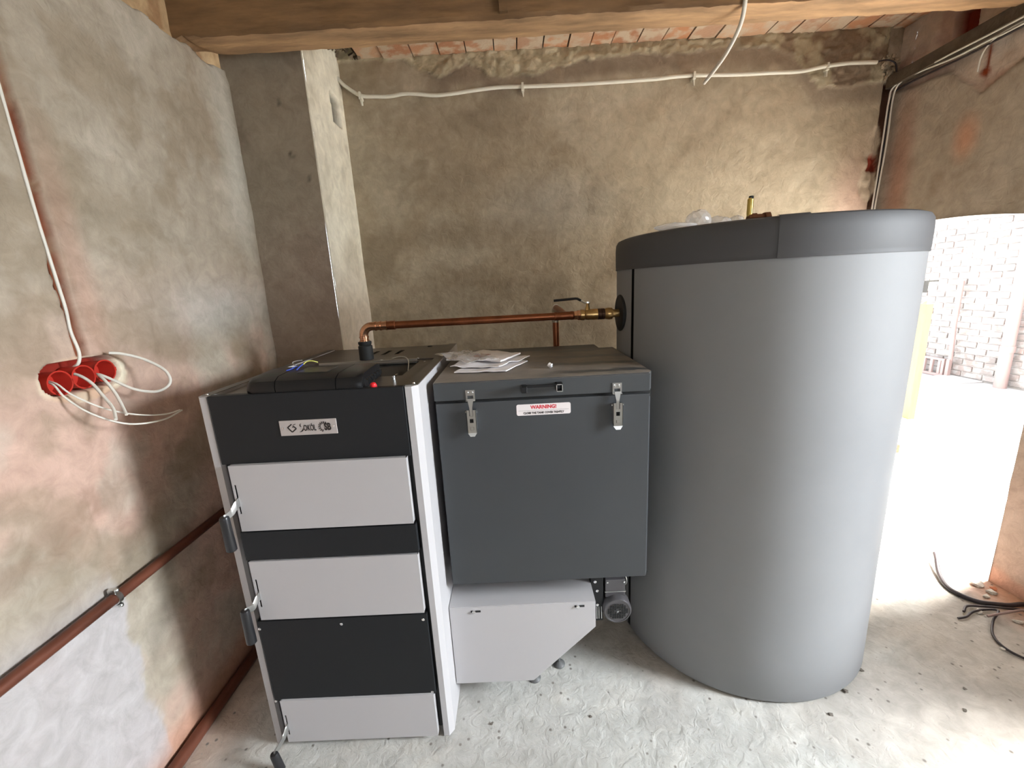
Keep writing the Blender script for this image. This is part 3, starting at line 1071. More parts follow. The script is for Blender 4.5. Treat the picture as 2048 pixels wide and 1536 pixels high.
def cu_section(s, x, zlo=1.2735, full=True):
    """cross-section in y/z at x; s shrinks the rounded ends"""
    yf, yr = 1.190 + (1 - s) * .03, 1.435 - (1 - s) * .03
    h = .052 * (.55 + .45 * s)
    return [(x, yf + .012, zlo), (x, yf + .002, zlo + .006), (x, yf, zlo + h * .45), (x, yf + .010, zlo + h * .80), (x, yf + .035, zlo + h * .97), (x, yf + .10, zlo + h),
            (x, yr - .05, zlo + h * .96), (x, yr - .01, zlo + h * .75), (x, yr, zlo + h * .4), (x, yr - .01, zlo)]


def skew(p):
    t = (p[1] - 1.19) / .245
    u = (p[0] + .61) / .175
    return (p[0] + (-.045 if u < 0 else -.02) * t * abs(u), p[1], p[2])


bm = B()
secs = []
for s, x in ((.2, -.790), (.7, -.784), (.93, -.770), (1, -.745), (1, -.700)):
    secs.append([skew(p) for p in cu_section(s, x)])
loft(bm, secs)
obj('end_section', bm, M_PLASTIC, cu, smooth=True)
bm = B()
loft(bm, [[skew(p) for p in cu_section(1, x)] for x in (-.6975, -.60, -.5235)])
obj('housing', bm, M_PLASTIC, cu, smooth=True)
bm = B()
secs = [[skew(p) for p in cu_section(s, x)] for s, x in ((1, -.521), (1, -.47), (.95, -.452), (.85, -.446))]
loft(bm, secs)
obj('end_section', bm, M_PLASTIC, cu, smooth=True)
bm = B()
for k in range(6):
    y = 1.225 + k * .034
    hull(bm, [skew(p) for p in ((-.4475, y, 1.279), (-.4475, y + .022, 1.279), (-.4475, y, 1.303 - .001 * k), (-.4475, y + .022, 1.303 - .001 * k), (-.438, y + .004, 1.282), (-.438, y + .018, 1.282), (-.438, y + .004, 1.297), (-.438, y + .018, 1.297))])
obj('connector_block', bm, M_PLASTIC, cu)
bm = B()
zt = 1.3255
hull(bm, [(-.664, 1.262, zt), (-.568, 1.250, zt), (-.572, 1.345, zt - .001), (-.672, 1.352, zt - .001), (-.664, 1.262, zt + .001), (-.568, 1.250, zt + .001), (-.572, 1.345, zt), (-.672, 1.352, zt)])
obj('display', bm, M_SCREEN, cu, label='grey rectangular display window')
bm = B()
for r_, pts in ((.0016, [(-.715, 1.36, 1.330), (-.735, 1.38, 1.338), (-.725, 1.385, 1.343), (-.705, 1.385, 1.344)]), ):
    tube(bm, pts, r_, 8)
obj('wire_end', bm, M_WHITEW, cu, label='white wire end')
bm = B()
tube(bm, [(-.722, 1.31, 1.325), (-.708, 1.32, 1.329), (-.698, 1.335, 1.333)], .0022, 8)
tube(bm, [(-.690, 1.31, 1.325), (-.687, 1.325, 1.332), (-.684, 1.345, 1.338)], .0020, 8)
obj('wire_end', bm, M_BLUEW, cu, label='blue wire ends')
bm = B()
tube(bm, [(-.684, 1.345, 1.336), (-.678, 1.36, 1.343), (-.665, 1.37, 1.343), (-.652, 1.38, 1.336)], .0016, 8)
obj('wire_end', bm, M_YELW, cu, label='yellow and green wire end')
bm = B()
tube(bm, [(-.50, 1.70, 1.286), (-.45, 1.66, 1.298), (-.41, 1.60, 1.292), (-.395, 1.52, 1.262)], .0016, 8)
o = obj('capillary_wire', bm, M_ZINC, cu, label='thin grey capillary wire bent into the opening')

# ================================================================== HOPPER
hop = thing('pellet_hopper', (.08, 1.6, 0), 'graphite square pellet hopper with latched lid between the boiler and the big tank', 'hopper')
HY = 1.305
bm = B()
hz0, hz1 = .528, 1.192
extr(bm, [(-.266, HY + .012), (-.262, HY), (.4165, HY), (.428, HY + .025), (.430, HY + .033), (.430, 1.85), (-.266, 1.85)], 2, hz0, hz1)
hull(bm, [(-.266, HY + .012, hz0), (.430, HY + .018, hz0), (.430, 1.85, hz0), (-.266, 1.85, hz0), (-.05, 1.5, .40), (.25, 1.5, .40), (.25, 1.75, .40), (-.05, 1.75, .40)])
obj('hopper_body', bm, M_HOP, hop)
bm = B()
extr(bm, [(-.262, HY + .01), (.425, HY + .01), (.425, 1.84), (-.262, 1.84)], 2, 1.18, 1.205)
obj('lid_seal', bm, M_RUBBER, hop)
bm = B()
extr(bm, [(-.268, HY + .010), (-.264, HY - .003), (.4165, HY - .003), (.4285, HY + .022), (.431, HY + .030), (.431, 1.86), (-.268, 1.86)], 2, 1.2025, 1.2605)
bmesh.ops.bevel(bm, geom=[e for e in bm.edges if all(v.co.z > 1.26 for v in e.verts)], offset=.003, segments=2, affect='EDGES')


def dusty_lid():
    m = bpy.data.materials.new('dusty_graphite_lid')
    nt, p = nodes_of(m)
    tc = nt.nodes.new('ShaderNodeTexCoord')
    geo = nt.nodes.new('ShaderNodeNewGeometry')
    sep = nt.nodes.new('ShaderNodeSeparateXYZ')
    nt.links.new(geo.outputs['Normal'], sep.inputs[0])
    n = nt.nodes.new('ShaderNodeTexNoise')
    n.inputs['Scale'].default_value = 5
    n.inputs['Detail'].default_value = 9
    n.inputs['Roughness'].default_value = .7
    nt.links.new(tc.outputs['Object'], n.inputs['Vector'])
    w = nt.nodes.new('ShaderNodeTexWave')
    w.wave_type = 'RINGS'
    mp = nt.nodes.new('ShaderNodeMapping')
    mp.inputs['Location'].default_value = (-.10, .18, 0)
    mp.inputs['Scale'].default_value = (1.0, .45, 0)
    nt.links.new(tc.outputs['Object'], mp.inputs[0])
    nt.links.new(mp.outputs[0], w.inputs[0])
    w.inputs['Scale'].default_value = 4.5
    w.inputs['Distortion'].default_value = 5
    w.inputs['Detail'].default_value = 3
    rw = nt.nodes.new('ShaderNodeValToRGB')
    rw.color_ramp.elements[0].position = .02
    rw.color_ramp.elements[1].position = .40
    nt.links.new(w.outputs['Fac'], rw.inputs[0])
    sx = nt.nodes.new('ShaderNodeSeparateXYZ')
    nt.links.new(tc.outputs['Object'], sx.inputs[0])
    mr_ = nt.nodes.new('ShaderNodeMapRange')
    mr_.inputs[1].default_value = -.02
    mr_.inputs[2].default_value = .10
    nt.links.new(sx.outputs['X'], mr_.inputs[0])
    # smear strokes only on the right half
    one = nt.nodes.new('ShaderNodeMix')
    one.data_type = 'FLOAT'
    nt.links.new(mr_.outputs[0], one.inputs[0])
    one.inputs[2].default_value = 1
    nt.links.new(rw.outputs[0], one.inputs[3])
    r = nt.nodes.new('ShaderNodeValToRGB')
    r.color_ramp.elements[0].position = .25
    r.color_ramp.elements[1].position = .6
    r.color_ramp.elements[0].color = (.18, .18, .18, 1)
    nt.links.new(n.outputs['Fac'], r.inputs[0])
    mul = nt.nodes.new('ShaderNodeMath')
    mul.operation = 'MULTIPLY'
    nt.links.new(one.outputs[0], mul.inputs[0])
    nt.links.new(r.outputs[0], mul.inputs[1])
    up = nt.nodes.new('ShaderNodeMath')
    up.operation = 'MULTIPLY'
    nt.links.new(mul.outputs[0], up.inputs[0])
    gt = nt.nodes.new('ShaderNodeMath')
    gt.operation = 'GREATER_THAN'
    gt.inputs[1].default_value = .9
    nt.links.new(sep.outputs['Z'], gt.inputs[0])
    nt.links.new(gt.outputs[0], up.inputs[1])
    mx = nt.nodes.new('ShaderNodeMix')
    mx.data_type = 'RGBA'
    nt.links.new(up.outputs[0], mx.inputs[0])
    mx.inputs[6].default_value = (.050, .054, .058, 1)
    mx.inputs[7].default_value = (.27, .235, .205, 1)
    nt.links.new(mx.outputs[2], p.inputs['Base Color'])
    mr2 = nt.nodes.new('ShaderNodeMapRange')
    mr2.inputs[3].default_value = .38
    mr2.inputs[4].default_value = .6
    nt.links.new(up.outputs[0], mr2.inputs[0])
    nt.links.new(mr2.outputs[0], p.inputs['Roughness'])
    return m


lid = obj('lid', bm, dusty_lid(), hop)
bm = B()
box(bm, -.262, .380, 1.862, 2.03, .6, 1.252, bev=.003)
obj('rear_box', bm, M_HOP, hop)
# strap handle on the lid front
bm = B()
box(bm, .012, .030, 1.270, HY - .002, 1.222, 1.243, bev=.002, seg=1)
obj('handle_bracket', bm, M_PLASTIC, hop)
bm = B()
box(bm, .028, .122, 1.272, 1.280, 1.238, 1.246, bev=.001, seg=1)
hn = obj('handle_bar', bm, M_PLASTIC, hop)
bm = B()
for (a, b, c, d) in ((.120, .1225, 1.222, 1.246), (.1375, .140, 1.222, 1.246), (.120, .140, 1.222, 1.2245), (.120, .140, 1.2435, 1.246)):
    box(bm, a, b, 1.270, HY - .002, c, d)
obj('handle_bracket', bm, M_PLASTIC, hop)
bm = B()
for (a, b, c, d) in ((.120, .1225, 1.222, 1.246), (.1375, .140, 1.222, 1.246), (.120, .140, 1.222, 1.2245), (.120, .140, 1.2435, 1.246)):
    box(bm, a, b, 1.2685, 1.2702, c, d)
obj('bracket_rim', bm, M_ZINC, hop, label='bright metal rim of the open bracket end')


def latch(cx, dz=0.0):
    z = dz
    # strike plate on the lid
    bm = B()
    mk = lambda u, v, t: (cx + u, t, v)
    plate_holes(bm, [-.0145, -.009, .009, .0145], [1.200 + z, 1.206 + z, 1.216 + z, 1.234 + z], [(-.009, .009, 1.206 + z, 1.216 + z)], mk, HY - .0055, HY - .003)
    box(bm, cx - .0145, cx + .0145, HY - .012, HY - .003, 1.199 + z, 1.2015 + z)
    for s in (-1, 1):
        lathe(bm, (cx + s * .007, HY - .0055, 1.2255 + z), (0, -1, 0), [(0, .0042), (.0015, .004), (.002, .0015)], 12)
    lt = obj('latch', bm, M_ZINC, hop)
    bm = B()
    hull(bm, [(cx - .010, HY - .014, 1.208 + z), (cx + .010, HY - .014, 1.208 + z), (cx - .0045, HY - .016, 1.178 + z), (cx + .0045, HY - .016, 1.178 + z),
              (cx - .010, HY - .011, 1.208 + z), (cx + .010, HY - .011, 1.208 + z), (cx - .0045, HY - .013, 1.178 + z), (cx + .0045, HY - .013, 1.178 + z)])
    box(bm, cx - .0045, cx + .0045, HY - .016, HY - .013, 1.150 + z, 1.180 + z)
    obj('latch_hook', bm, M_ZINC, lt)
    bm = B()
    z0, z1 = 1.096 + z, 1.172 + z
    plate_holes(bm, [-.015, -.006, .006, .015], [z0, 1.106 + z, 1.116 + z, 1.130 + z, 1.143 + z, 1.152 + z, z1],
                [(-.006, .006, 1.130 + z, 1.143 + z), (-.006, .006, 1.106 + z, 1.114 + z), (-.006, .006, 1.152 + z, z1)], mk, HY - .019, HY - .017)
    for s in (-1, 1):
        hull(bm, [(cx + s * .015, HY - .019, z1), (cx + s * .015, HY - .019, z0), (cx + s * .0165, HY - .001, z1 - .004), (cx + s * .0165, HY - .001, z0 + .01),
                  (cx + s * .0135, HY - .019, z1), (cx + s * .0135, HY - .019, z0), (cx + s * .015, HY - .001, z1 - .004), (cx + s * .015, HY - .001, z0 + .01)])
    hull(bm, [(cx - .015, HY - .019, z0), (cx + .015, HY - .019, z0), (cx - .007, HY - .022, z0 - .011), (cx + .007, HY - .022, z0 - .011), (cx - .015, HY - .016, z0), (cx + .015, HY - .016, z0), (cx - .007, HY - .018, z0 - .011), (cx + .007, HY - .018, z0 - .011)])
    box(bm, cx - .005, cx + .005, HY - .021, HY - .017, 1.107 + z, 1.116 + z)
    for s in (-1, 1):
        lathe(bm, (cx + s * .0165, HY - .010, z1 - .008), (s, 0, 0), [(0, .003), (.0025, .003)], 10)
    obj('latch_lever', bm, M_ZINC, lt)
    bm = B()
    box(bm, cx - .013, cx + .013, HY - .009, HY - .001, z0 + .006, z1 - .004)
    obj('latch_base', bm, M_CORE, lt)


latch(-.150)
latch(.314, -.001)
# warning sticker
wx0, wx1, wz0, wz1 = -.006, .167, 1.140, 1.177
bm = B()
cr = .006
pts = []
for (cx_, cz_, a0) in ((wx1 - cr, wz1 - cr, 0), (wx0 + cr, wz1 - cr, 90), (wx0 + cr, wz0 + cr, 180), (wx1 - cr, wz0 + cr, 270)):
    for k in range(5):
        an = math.radians(a0 + k * 22.5)
        pts.append((cx_ + cr * math.cos(an), cz_ + cr * math.sin(an)))
extr(bm, pts, 1, HY - .0007, HY - .0001)
ws = obj('warning_label', bm, M_LABEL, hop, label='white sticker with red warning and black line of text')
wcx = (wx0 + wx1) / 2
bm = text_bm('WARNING!', .0165, lambda u, v, t: (wcx + u, HY - .0008 - t, 1.1660 + v), .0002, .0006, sx=.98)
obj('warning_text', bm, M_PRINTR, ws)
bm = text_bm('CLOSE THE TANK COVER TIGHTLY', .0095, lambda u, v, t: (wcx + u, HY - .0008 - t, 1.1472 + v), .0002, .0004, sx=.86)
obj('instruction_text', bm, M_PRINT, ws)
bm = B()
box(bm, wx0 + .006, wx1 - .006, HY - .001, HY - .0007, 1.1553, 1.1558)
obj('rule_line', bm, M_PRINT, ws)

# ================================================================== BURNER UNIT below
bur = thing('pellet_burner', (.02, 1.5, 0), 'light grey burner and feeder with cut-off corner cover under the hopper', 'burner')
CY = 1.302
cp = [(-.286, .434), (.240, .434), (.240, .326), (.006, .099), (-.286, .099)]
bm = B()
extr(bm, cp, 1, CY, CY + .126)
bmesh.ops.bevel(bm, geom=[e for e in bm.edges if all(abs(v.co.y - CY) < 1e-5 for v in e.verts)], offset=.0022, segments=2, affect='EDGES')
cov = obj('cover', bm, M_LIGHT, bur)
for x, z in ((-.197, .415), (.176, .418)):
    bm = B()
    tube(bm, [(x - .012, CY - .0003, z), (x + .024, CY - .0003, z)], .0042, 8, smooth=False, flat=1)
    for v in bm.verts: v.co.y = CY - .0006 if v.co.y < CY else CY + .001
    obj('cover_slot', bm, M_CORE, cov)
    bm = B()
    lathe(bm, (x, CY - .0006, z), (0, -1, 0), [(0, .0062), (.005, .0062), (.006, .005), (.006, .0025)], 16)
    obj('cover_screw', bm, M_STEELW, cov, smooth=True)
bm = B()
box(bm, -.284, .16, 1.33, 1.75, .33, .425)
box(bm, -.284, -.06, 1.33, 1.62, .20, .34)
lathe(bm, (.06, 1.62, .34), (0, 0, 1), [(0, .09), (.08, .09)], 28)
obj('feeder_body', bm, M_CORE, bur)
for x, y in ((.114, 1.462), (.010, 1.402), (-.15, 1.62), (.22, 1.66)):
    bm = B()
    lathe(bm, (x, y, 0), (0, 0, 1), [(0, .024), (.004, .025), (.010, .020), (.016, .009), (.018, .006), (.13, .006)], 24)
    obj('foot', bm, M_FOOT, bur, smooth=True)
bm = B()   # hopper slide rail under the hopper front edge
box(bm, -.18, .225, 1.345, 1.36, .497, .512)
obj('slide_rail', bm, M_HOP, bur)

# motor
mot = thing('gear_motor', (.34, 1.45, .26), 'black gear motor with round fan grille beside the hopper bottom', 'motor')
mx_, mz_ = .338, .320
R = .0535
bm = B()
lathe(bm, (mx_, 1.378, mz_), (0, 1, 0), [(.002, R - .008), (0, R - .007), (.0006, R - .003), (.005, R), (.05, R + .001), (.052, R - .003), (.19, R - .004)], 40)
obj('motor_housing', bm, M_MOTOR, mot, smooth=True)
# fan cowl face with square openings
bm = B()
n = 9
st_ = .0088
us = sorted([mx_ + (i - 4) * st_ + s * .0026 for i in range(n) for s in (-1, 1)] + [mx_ - R + .008, mx_ + R - .008])
vs = sorted([mz_ + (i - 4) * st_ * .82 + s * .0021 for i in range(n) for s in (-1, 1)] + [mz_ - R + .008, mz_ + R - .008])
for i in range(n):
    for j in range(n):
        dx, dz = (i - 4) * st_, (j - 4) * st_ * .82
        if math.hypot(dx, dz) > .038 or math.hypot(dx, dz) < .010: continue
        box(bm, mx_ + dx - .0031, mx_ + dx + .0031, 1.3772, 1.379, mz_ + dz - .0025, mz_ + dz + .0025)
obj('grille_opening', bm, M_CORE, mot, kind='stuff')
bm = B()
lathe(bm, (mx_, 1.3775, mz_), (0, -1, 0), [(0, .0038), (.0012, .0034), (.0014, .001)], 12)
obj('shaft_screw', bm, M_ZINC, mot)
bm = B()
box(bm, mx_ - .042, mx_ + .034, 1.405, 1.50, mz_ + .042, mz_ + .118, bev=.003)
jb = obj('terminal_box', bm, M_MOTOR, mot)
bm = B()
box(bm, mx_ - .044, mx_ + .036, 1.402, 1.503, mz_ + .066, mz_ + .069)
obj('terminal_box_rim', bm, M_ZINC, mot)
for s in (-.034, .030):
    bm = B()
    lathe(bm, (mx_ + s, 1.405, mz_ + .108), (0, -1, 0), [(0, .0045), (.003, .004), (.004, .001)], 12)
    obj('terminal_screw', bm, M_STEELW, mot)
bm = B()
tube(bm, [(mx_ + .034, 1.45, mz_ + .12), (mx_ + .046, 1.44, mz_ + .10), (mx_ + .048, 1.44, mz_ + .075), (mx_ + .036, 1.45, mz_ + .055)], .0028, 8)
obj('motor_cable', bm, M_ZINC, mot, smooth=True)
bm = B()
box(bm, .238, .288, 1.40, 1.52, .262, .505, bev=.004)
lathe(bm, (.262, 1.43, .44), (0, 1, 0), [(0, .04), (.12, .04)], 24)
obj('gearbox', bm, M_PLASTIC, mot)
for k, (x, z) in enumerate(((.264, .338), (.264, .40), (.256, .44))):
    bm = B()
    lathe(bm, (x, 1.40, z), (0, -1, 0), [(0, .006), (.005, .006), (.006, .003)], 6)
    obj('gearbox_bolt', bm, M_STEELW, mot)
for x in (.262, .270, .280):
    bm = B()
    lathe(bm, (x, 1.398, .275), (0, 0, 1), [(0, .0018), (.055, .0018)], 8)
    obj('motor_stud', bm, M_STEELW, mot)

# ================================================================== BUFFER TANK
TX, TY, TR = .95, 1.757, .513
tank = thing('buffer_tank', (TX, TY, 0), 'huge grey cylindrical buffer tank with darker cover band standing beside the doorway', 'tank')


def ring_wall(bm, prof, a0=0, a1=2 * PI, seg=160, wob=0.0):
    closed = abs(a1 - a0 - 2 * PI) < 1e-6
    n = seg if closed else seg + 1
    rings = []
    for (z, r) in prof:
        rings.append([bm.verts.new((TX + (r + wob * math.sin(5 * (a0 + (a1 - a0) * k / seg) + z * 4)) * math.cos(a0 + (a1 - a0) * k / seg), TY + (r + wob * math.sin(5 * (a0 + (a1 - a0) * k / seg) + z * 4)) * math.sin(a0 + (a1 - a0) * k / seg), z)) for k in range(n)])
    for a, b in zip(rings, rings[1:]):
        for k in range(n if closed else n - 1):
            bm.faces.new((a[k], a[(k + 1) % n], b[(k + 1) % n], b[k]))
    return rings


SA = math.radians(193.8)
gap = .009 / TR
bm = B()
prof = [(.012, TR - .02), (.010, TR - .004), (.02, TR)] + [(.02 + k * .15, TR) for k in range(1, 11)] + [(1.60, TR)]
ring_wall(bm, prof, SA + gap, SA - gap + 2 * PI, 200, .0012)
obj('jacket', bm, M_TANK, tank, smooth=True)
bm = B()
lathe(bm, (TX, TY, .0), (0, 0, 1), [(.004, TR - .04), (.008, TR - .008), (1.60, TR - .008)], 96)
obj('tank_core', bm, M_RUBBER, tank, smooth=True)
bm = B()
rt = ring_wall(bm, [(1.583, TR + .0005), (1.583, TR + .004), (1.588, TR + .0045), (1.592, TR + .0035), (1.596, TR + .0045), (1.66, TR + .005), (1.684, TR + .003), (1.696, TR - .004), (1.7015, TR - .018), (1.704, TR - .05), (1.703, .2), (1.703, .001)], 0, 2 * PI, 200, .0012)
obj('cover_band', bm, M_BAND, tank, smooth=True, label='darker grey cover with overlapping seam')
an = math.radians(249.1)     # overlapping end of the cover
bm = B()
prof = [(1.5825, TR + .004), (1.5825, TR + .0068), (1.66, TR + .0070), (1.686, TR + .0048), (1.698, TR - .003), (1.7045, TR - .018), (1.706, TR - .05)]
r1 = ring_wall(bm, prof, an, an + math.radians(9), 10, .0012)
obj('cover_overlap', bm, M_BAND, tank, smooth=True)
# round gasket where the pipe enters
bm = B()
gx = TX - math.sqrt((TR) ** 2)
lathe(bm, (gx + .012, TY, 1.415), (-1, 0, 0), [(0, .073), (.016, .073), (.019, .070), (.0195, .03), (.0195, .018)], 48)
obj('gasket', bm, M_RUBBER, tank, smooth=True, label='round black rubber rosette around the pipe inlet')
# thermometer clip on the right flank
ca = math.radians(-22)
bm = B()
c_, s_ = math.cos(math.radians(-46.8 + 5)), math.sin(math.radians(-46.8 + 5))
az = math.radians(-43.5)


def on_tank(a, r, z): return (TX + r * math.cos(a), TY + r * math.sin(a), z)


hull(bm, [on_tank(az + da, TR + dr, z) for da in (-.018, .018) for dr in (0, .012) for z in (1.455, 1.492)])
hull(bm, [on_tank(az + da, TR + dr, z) for da in (.0, .02) for dr in (.008, .034) for z in (1.488, 1.493)])
obj('sensor_clip', bm, M_FRAME, tank, label='small white clip on the tank flank')

# fittings on top of the tank
va = thing('safety_valve', (.965, TY, 1.703), 'brass air vent valve with dark hex fitting standing on the tank top', 'valve')
bm = B()
lathe(bm, (.965, TY, 1.703), (0, 0, 1), [(0, .022), (.03, .022), (.03, .017), (.045, .017)], 24)
lathe(bm, (.93, TY, 1.752), (1, 0, .03), [(0, .016), (.012, .019), (.03, .019), (.03, .015), (.062, .014), (.062, .019), (.082, .019), (.086, .014)], 6)
obj('valve_body', bm, M_BRASS if False else mat('dark_bronze', (.16, .07, .04), .4, metal=.8), va)
bm = B()
lathe(bm, (.936, TY, 1.76), (0, 0, 1), [(0, .010), (.012, .011), (.062, .011), (.064, .008), (.066, .008)], 20)
obj('vent_cylinder', bm, mat('yellow_brass', (.62, .46, .13), .3, metal=.85), va, smooth=True)
bm = B()
lathe(bm, (.938, TY, 1.824), (0, 0, 1), [(0, .0085), (.009, .0085), (.010, .006)], 14)
obj('vent_cap', bm, M_CORE, va)


def crumple(bm, c, r, seed, squash=(1, 1, 1), sub=3, amp=.35, sharp=.16):
    rr = random.Random(seed)
    vs = bmesh.ops.create_icosphere(bm, subdivisions=sub, radius=1)['verts']
    pl = [Vector((rr.uniform(-1, 1), rr.uniform(-1, 1), rr.uniform(-1, 1))).normalized() for _ in range(14)]
    for v in vs:
        d = v.co.normalized()
        k = 1 + amp * max((d.dot(p) for p in pl)) - amp + rr.uniform(-sharp, sharp) * .35
        v.co = Vector((c[0] + d.x * r * k * squash[0], c[1] + d.y * r * k * squash[1], c[2] + d.z * r * k * squash[2]))


bm = B()
crumple(bm, (.715, 1.70, 1.745), .045, 3, (1.05, 1, .95), 3)
crumple(bm, (.80, 1.72, 1.732), .045, 5, (1.1, 1, .75), 3)
crumple(bm, (.865, 1.72, 1.735), .035, 6, (.8, 1, .8), 3)
crumple(bm, (.60, 1.62, 1.722), .05, 7, (1.6, 1, .3), 3)
o = obj('plastic_film', bm, M_FILM)
prop(o, 'crumpled clear plastic wrap lying on the tank top left of the brass valve', 'plastic wrap')

# ================================================================== COPPER PIPEWORK
cpz, cpy = 1.415, 1.757
fp = thing('copper_flow_pipe', (-.622, cpy, 1.279), 'copper flow pipe with elbow and ball valve running from boiler top to tank', 'pipe')
bm = B()
lathe(bm, (-.622, cpy, 1.279), (0, 0, 1), [(0, .029), (.056, .0285), (.058, .026), (.060, .024), (.066, .027), (.074, .027), (.076, .021)], 32)
obj('rubber_sleeve', bm, M_RUBBER, fp, smooth=True)
bm = B()
ex = -.622
pth = [(ex, cpy, 1.352), (ex, cpy, 1.372)]
for k in range(0, 9):
    a = math.radians(k * 90 / 8)
    pth.append((ex + .038 * (1 - math.cos(a)), cpy, 1.377 + .038 * math.sin(a)))
pth.append((ex + .075, cpy, cpz))
tube(bm, pth, .0175, 20, smooth=False)
for (p, d) in (((ex, cpy, 1.352), (0, 0, 1)), ((ex, cpy, 1.368), (0, 0, 1)), ((ex + .050, cpy, cpz), (1, 0, 0)), ((ex + .070, cpy, cpz), (1, 0, 0)), ((ex + .095, cpy, cpz), (1, 0, 0))):
    lathe(bm, p, d, [(0, .0175), (.001, .0195), (.007, .0195), (.008, .0175)], 24)
lathe(bm, (ex + .07, cpy, cpz), (1, 0, 0), [(0, .0175), (.035, .0172)], 24)
obj('elbow', bm, M_COPPERS, fp, smooth=True)
bm = B()
lathe(bm, (ex + .10, cpy, cpz), (1, 0, 0), [(0, .0172), (.002, .0185), (.034, .0185), (.036, .0152), (.80, .0152)], 28)
obj('pipe', bm, M_COPPER, fp, smooth=True)
bm = B()
lathe(bm, (.166, cpy, cpz), (1, 0, 0), [(0, .0165), (.002, .0178), (.008, .0178), (.012, .0168), (.066, .0168), (.070, .0178), (.078, .0178), (.08, .0165)], 28)
tube(bm, [(.214, cpy + .005, cpz), (.214, cpy + .05, cpz)], .0165, 20, smooth=False)
obj('tee', bm, M_COPPER, fp, smooth=True)
bm = B()
lathe(bm, (.246, cpy, cpz), (1, 0, 0), [(0, .017), (.002, .019), (.012, .019), (.016, .0225), (.028, .0225), (.028, .021)], 6)
obj('union_nut', bm, M_COPPERS, fp)
bm = B()
lathe(bm, (.272, cpy, cpz), (1, 0, 0), [(0, .020), (.002, .0225), (.016, .0225), (.020, .019), (.028, .0215), (.046, .0215), (.050, .0225), (.070, .0225), (.072, .018)], 24)
lathe(bm, (.303, cpy, cpz + .015), (0, 0, 1), [(0, .010), (.012, .010), (.016, .0075), (.034, .006)], 16)
vb = obj('valve_body', bm, M_BRASS, fp, smooth=True)
bm = B()
lathe(bm, (.344, cpy, cpz), (1, 0, 0), [(0, .021), (.002, .0225), (.013, .0225), (.014, .0205), (.016, .0225), (.026, .0225), (.028, .019)], 28)
obj('dark_ring_nut', bm, mat('dark_bronze_nut', (.07, .035, .02), .45, metal=.7), fp)
bm = B()
lathe(bm, (.372, cpy, cpz), (1, 0, 0), [(0, .020), (.006, .0225), (.016, .025), (.030, .023), (.032, .0165), (.062, .0165)], 24)
obj('connector', bm, M_BRASS, fp, smooth=True)
bm = B()
tube(bm, [(.312, cpy, cpz + .048), (.296, cpy, cpz + .047), (.285, cpy, cpz + .053), (.272, cpy, cpz + .061)], .0042, 8, smooth=False)
lathe(bm, (.303, cpy, cpz + .046), (0, 0, 1), [(0, .007), (.006, .007)], 6)
obj('lever_plate', bm, M_ZINC, vb)
bm = B()
tube(bm, [(.276, cpy, cpz + .058), (.262, cpy, cpz + .066), (.255, cpy, cpz + .067), (.166, cpy, cpz + .063)], .0052, 10, smooth=False)
obj('lever_grip', bm, M_RUBBER, vb, smooth=True)

rp = thing('copper_branch_pipe', (.19, 2.11, .25), 'thin copper pipe rising behind the hopper to the tee of the flow pipe', 'pipe')
bm = B()
tube(bm, [(.214, cpy + .05, cpz), (.207, 1.95, cpz + .012), (.205, 2.06, cpz + .016)], .0155, 20, smooth=False)
obj('horizontal_pipe', bm, M_COPPER, rp, smooth=True)
bm = B()
pth = [(.205, 2.05, cpz + .016)]
for k in range(0, 9):
    a = math.radians(k * 90 / 8)
    pth.append((.205, 2.06 + .04 * math.sin(a), cpz + .016 - .04 * (1 - math.cos(a))))
pth.append((.205, 2.10, cpz - .055))
tube(bm, pth, .0185, 20, smooth=False)
obj('elbow', bm, mat('grey_fitting', (.42, .36, .28), .4, metal=.6), rp, smooth=True)
bm = B()
lathe(bm, (.205, 2.10, .25), (0, 0, 1), [(0, .0155), (cpz - .30, .0155)], 20)
obj('vertical_pipe', bm, M_COPPER, rp, smooth=True)

# ================================================================== things on the hopper lid
pk = thing('document_packet', (-.10, 1.62, 1.2605), 'crumpled plastic sleeve with folded white instruction sheets lying on the hopper lid', 'papers')


def sheet(bm, q, th, z0, amp, seed, nu=22, nv=18, z1=None):
    """warped sheet over the quad q (four xy corners, in order)"""
    us, vs = np.linspace(0, 1, nu), np.linspace(0, 1, nv)
    U, V = np.meshgrid(us, vs, indexing='ij')
    q = np.array(q)
    XY = ((1 - U) * (1 - V))[..., None] * q[0] + (U * (1 - V))[..., None] * q[1] + (U * V)[..., None] * q[2] + ((1 - U) * V)[..., None] * q[3]
    nz = fbm(U * 3, V * 3, 1.0, 4, seed)
    Zt = z0 + amp * (nz - .2) * 1.6
    top = [[bm.verts.new((XY[i, j, 0], XY[i, j, 1], float(Zt[i, j]) + th)) for j in range(nv)] for i in range(nu)]
    bot = [[bm.verts.new((XY[i, j, 0], XY[i, j, 1], float(Zt[i, j]))) for j in range(nv)] for i in range(nu)]
    for i in range(nu - 1):
        for j in range(nv - 1):
            bm.faces.new((top[i][j], top[i + 1][j], top[i + 1][j + 1], top[i][j + 1]))
            bm.faces.new((bot[i][j], bot[i][j + 1], bot[i + 1][j + 1], bot[i + 1][j]))
    for i in range(nu - 1):
        bm.faces.new((top[i][0], bot[i][0], bot[i + 1][0], top[i + 1][0]))
        bm.faces.new((top[i][-1], top[i + 1][-1], bot[i + 1][-1], bot[i][-1]))
    for j in range(nv - 1):
        bm.faces.new((top[0][j], top[0][j + 1], bot[0][j + 1], bot[0][j]))
        bm.faces.new((top[-1][j], bot[-1][j], bot[-1][j + 1], top[-1][j + 1]))


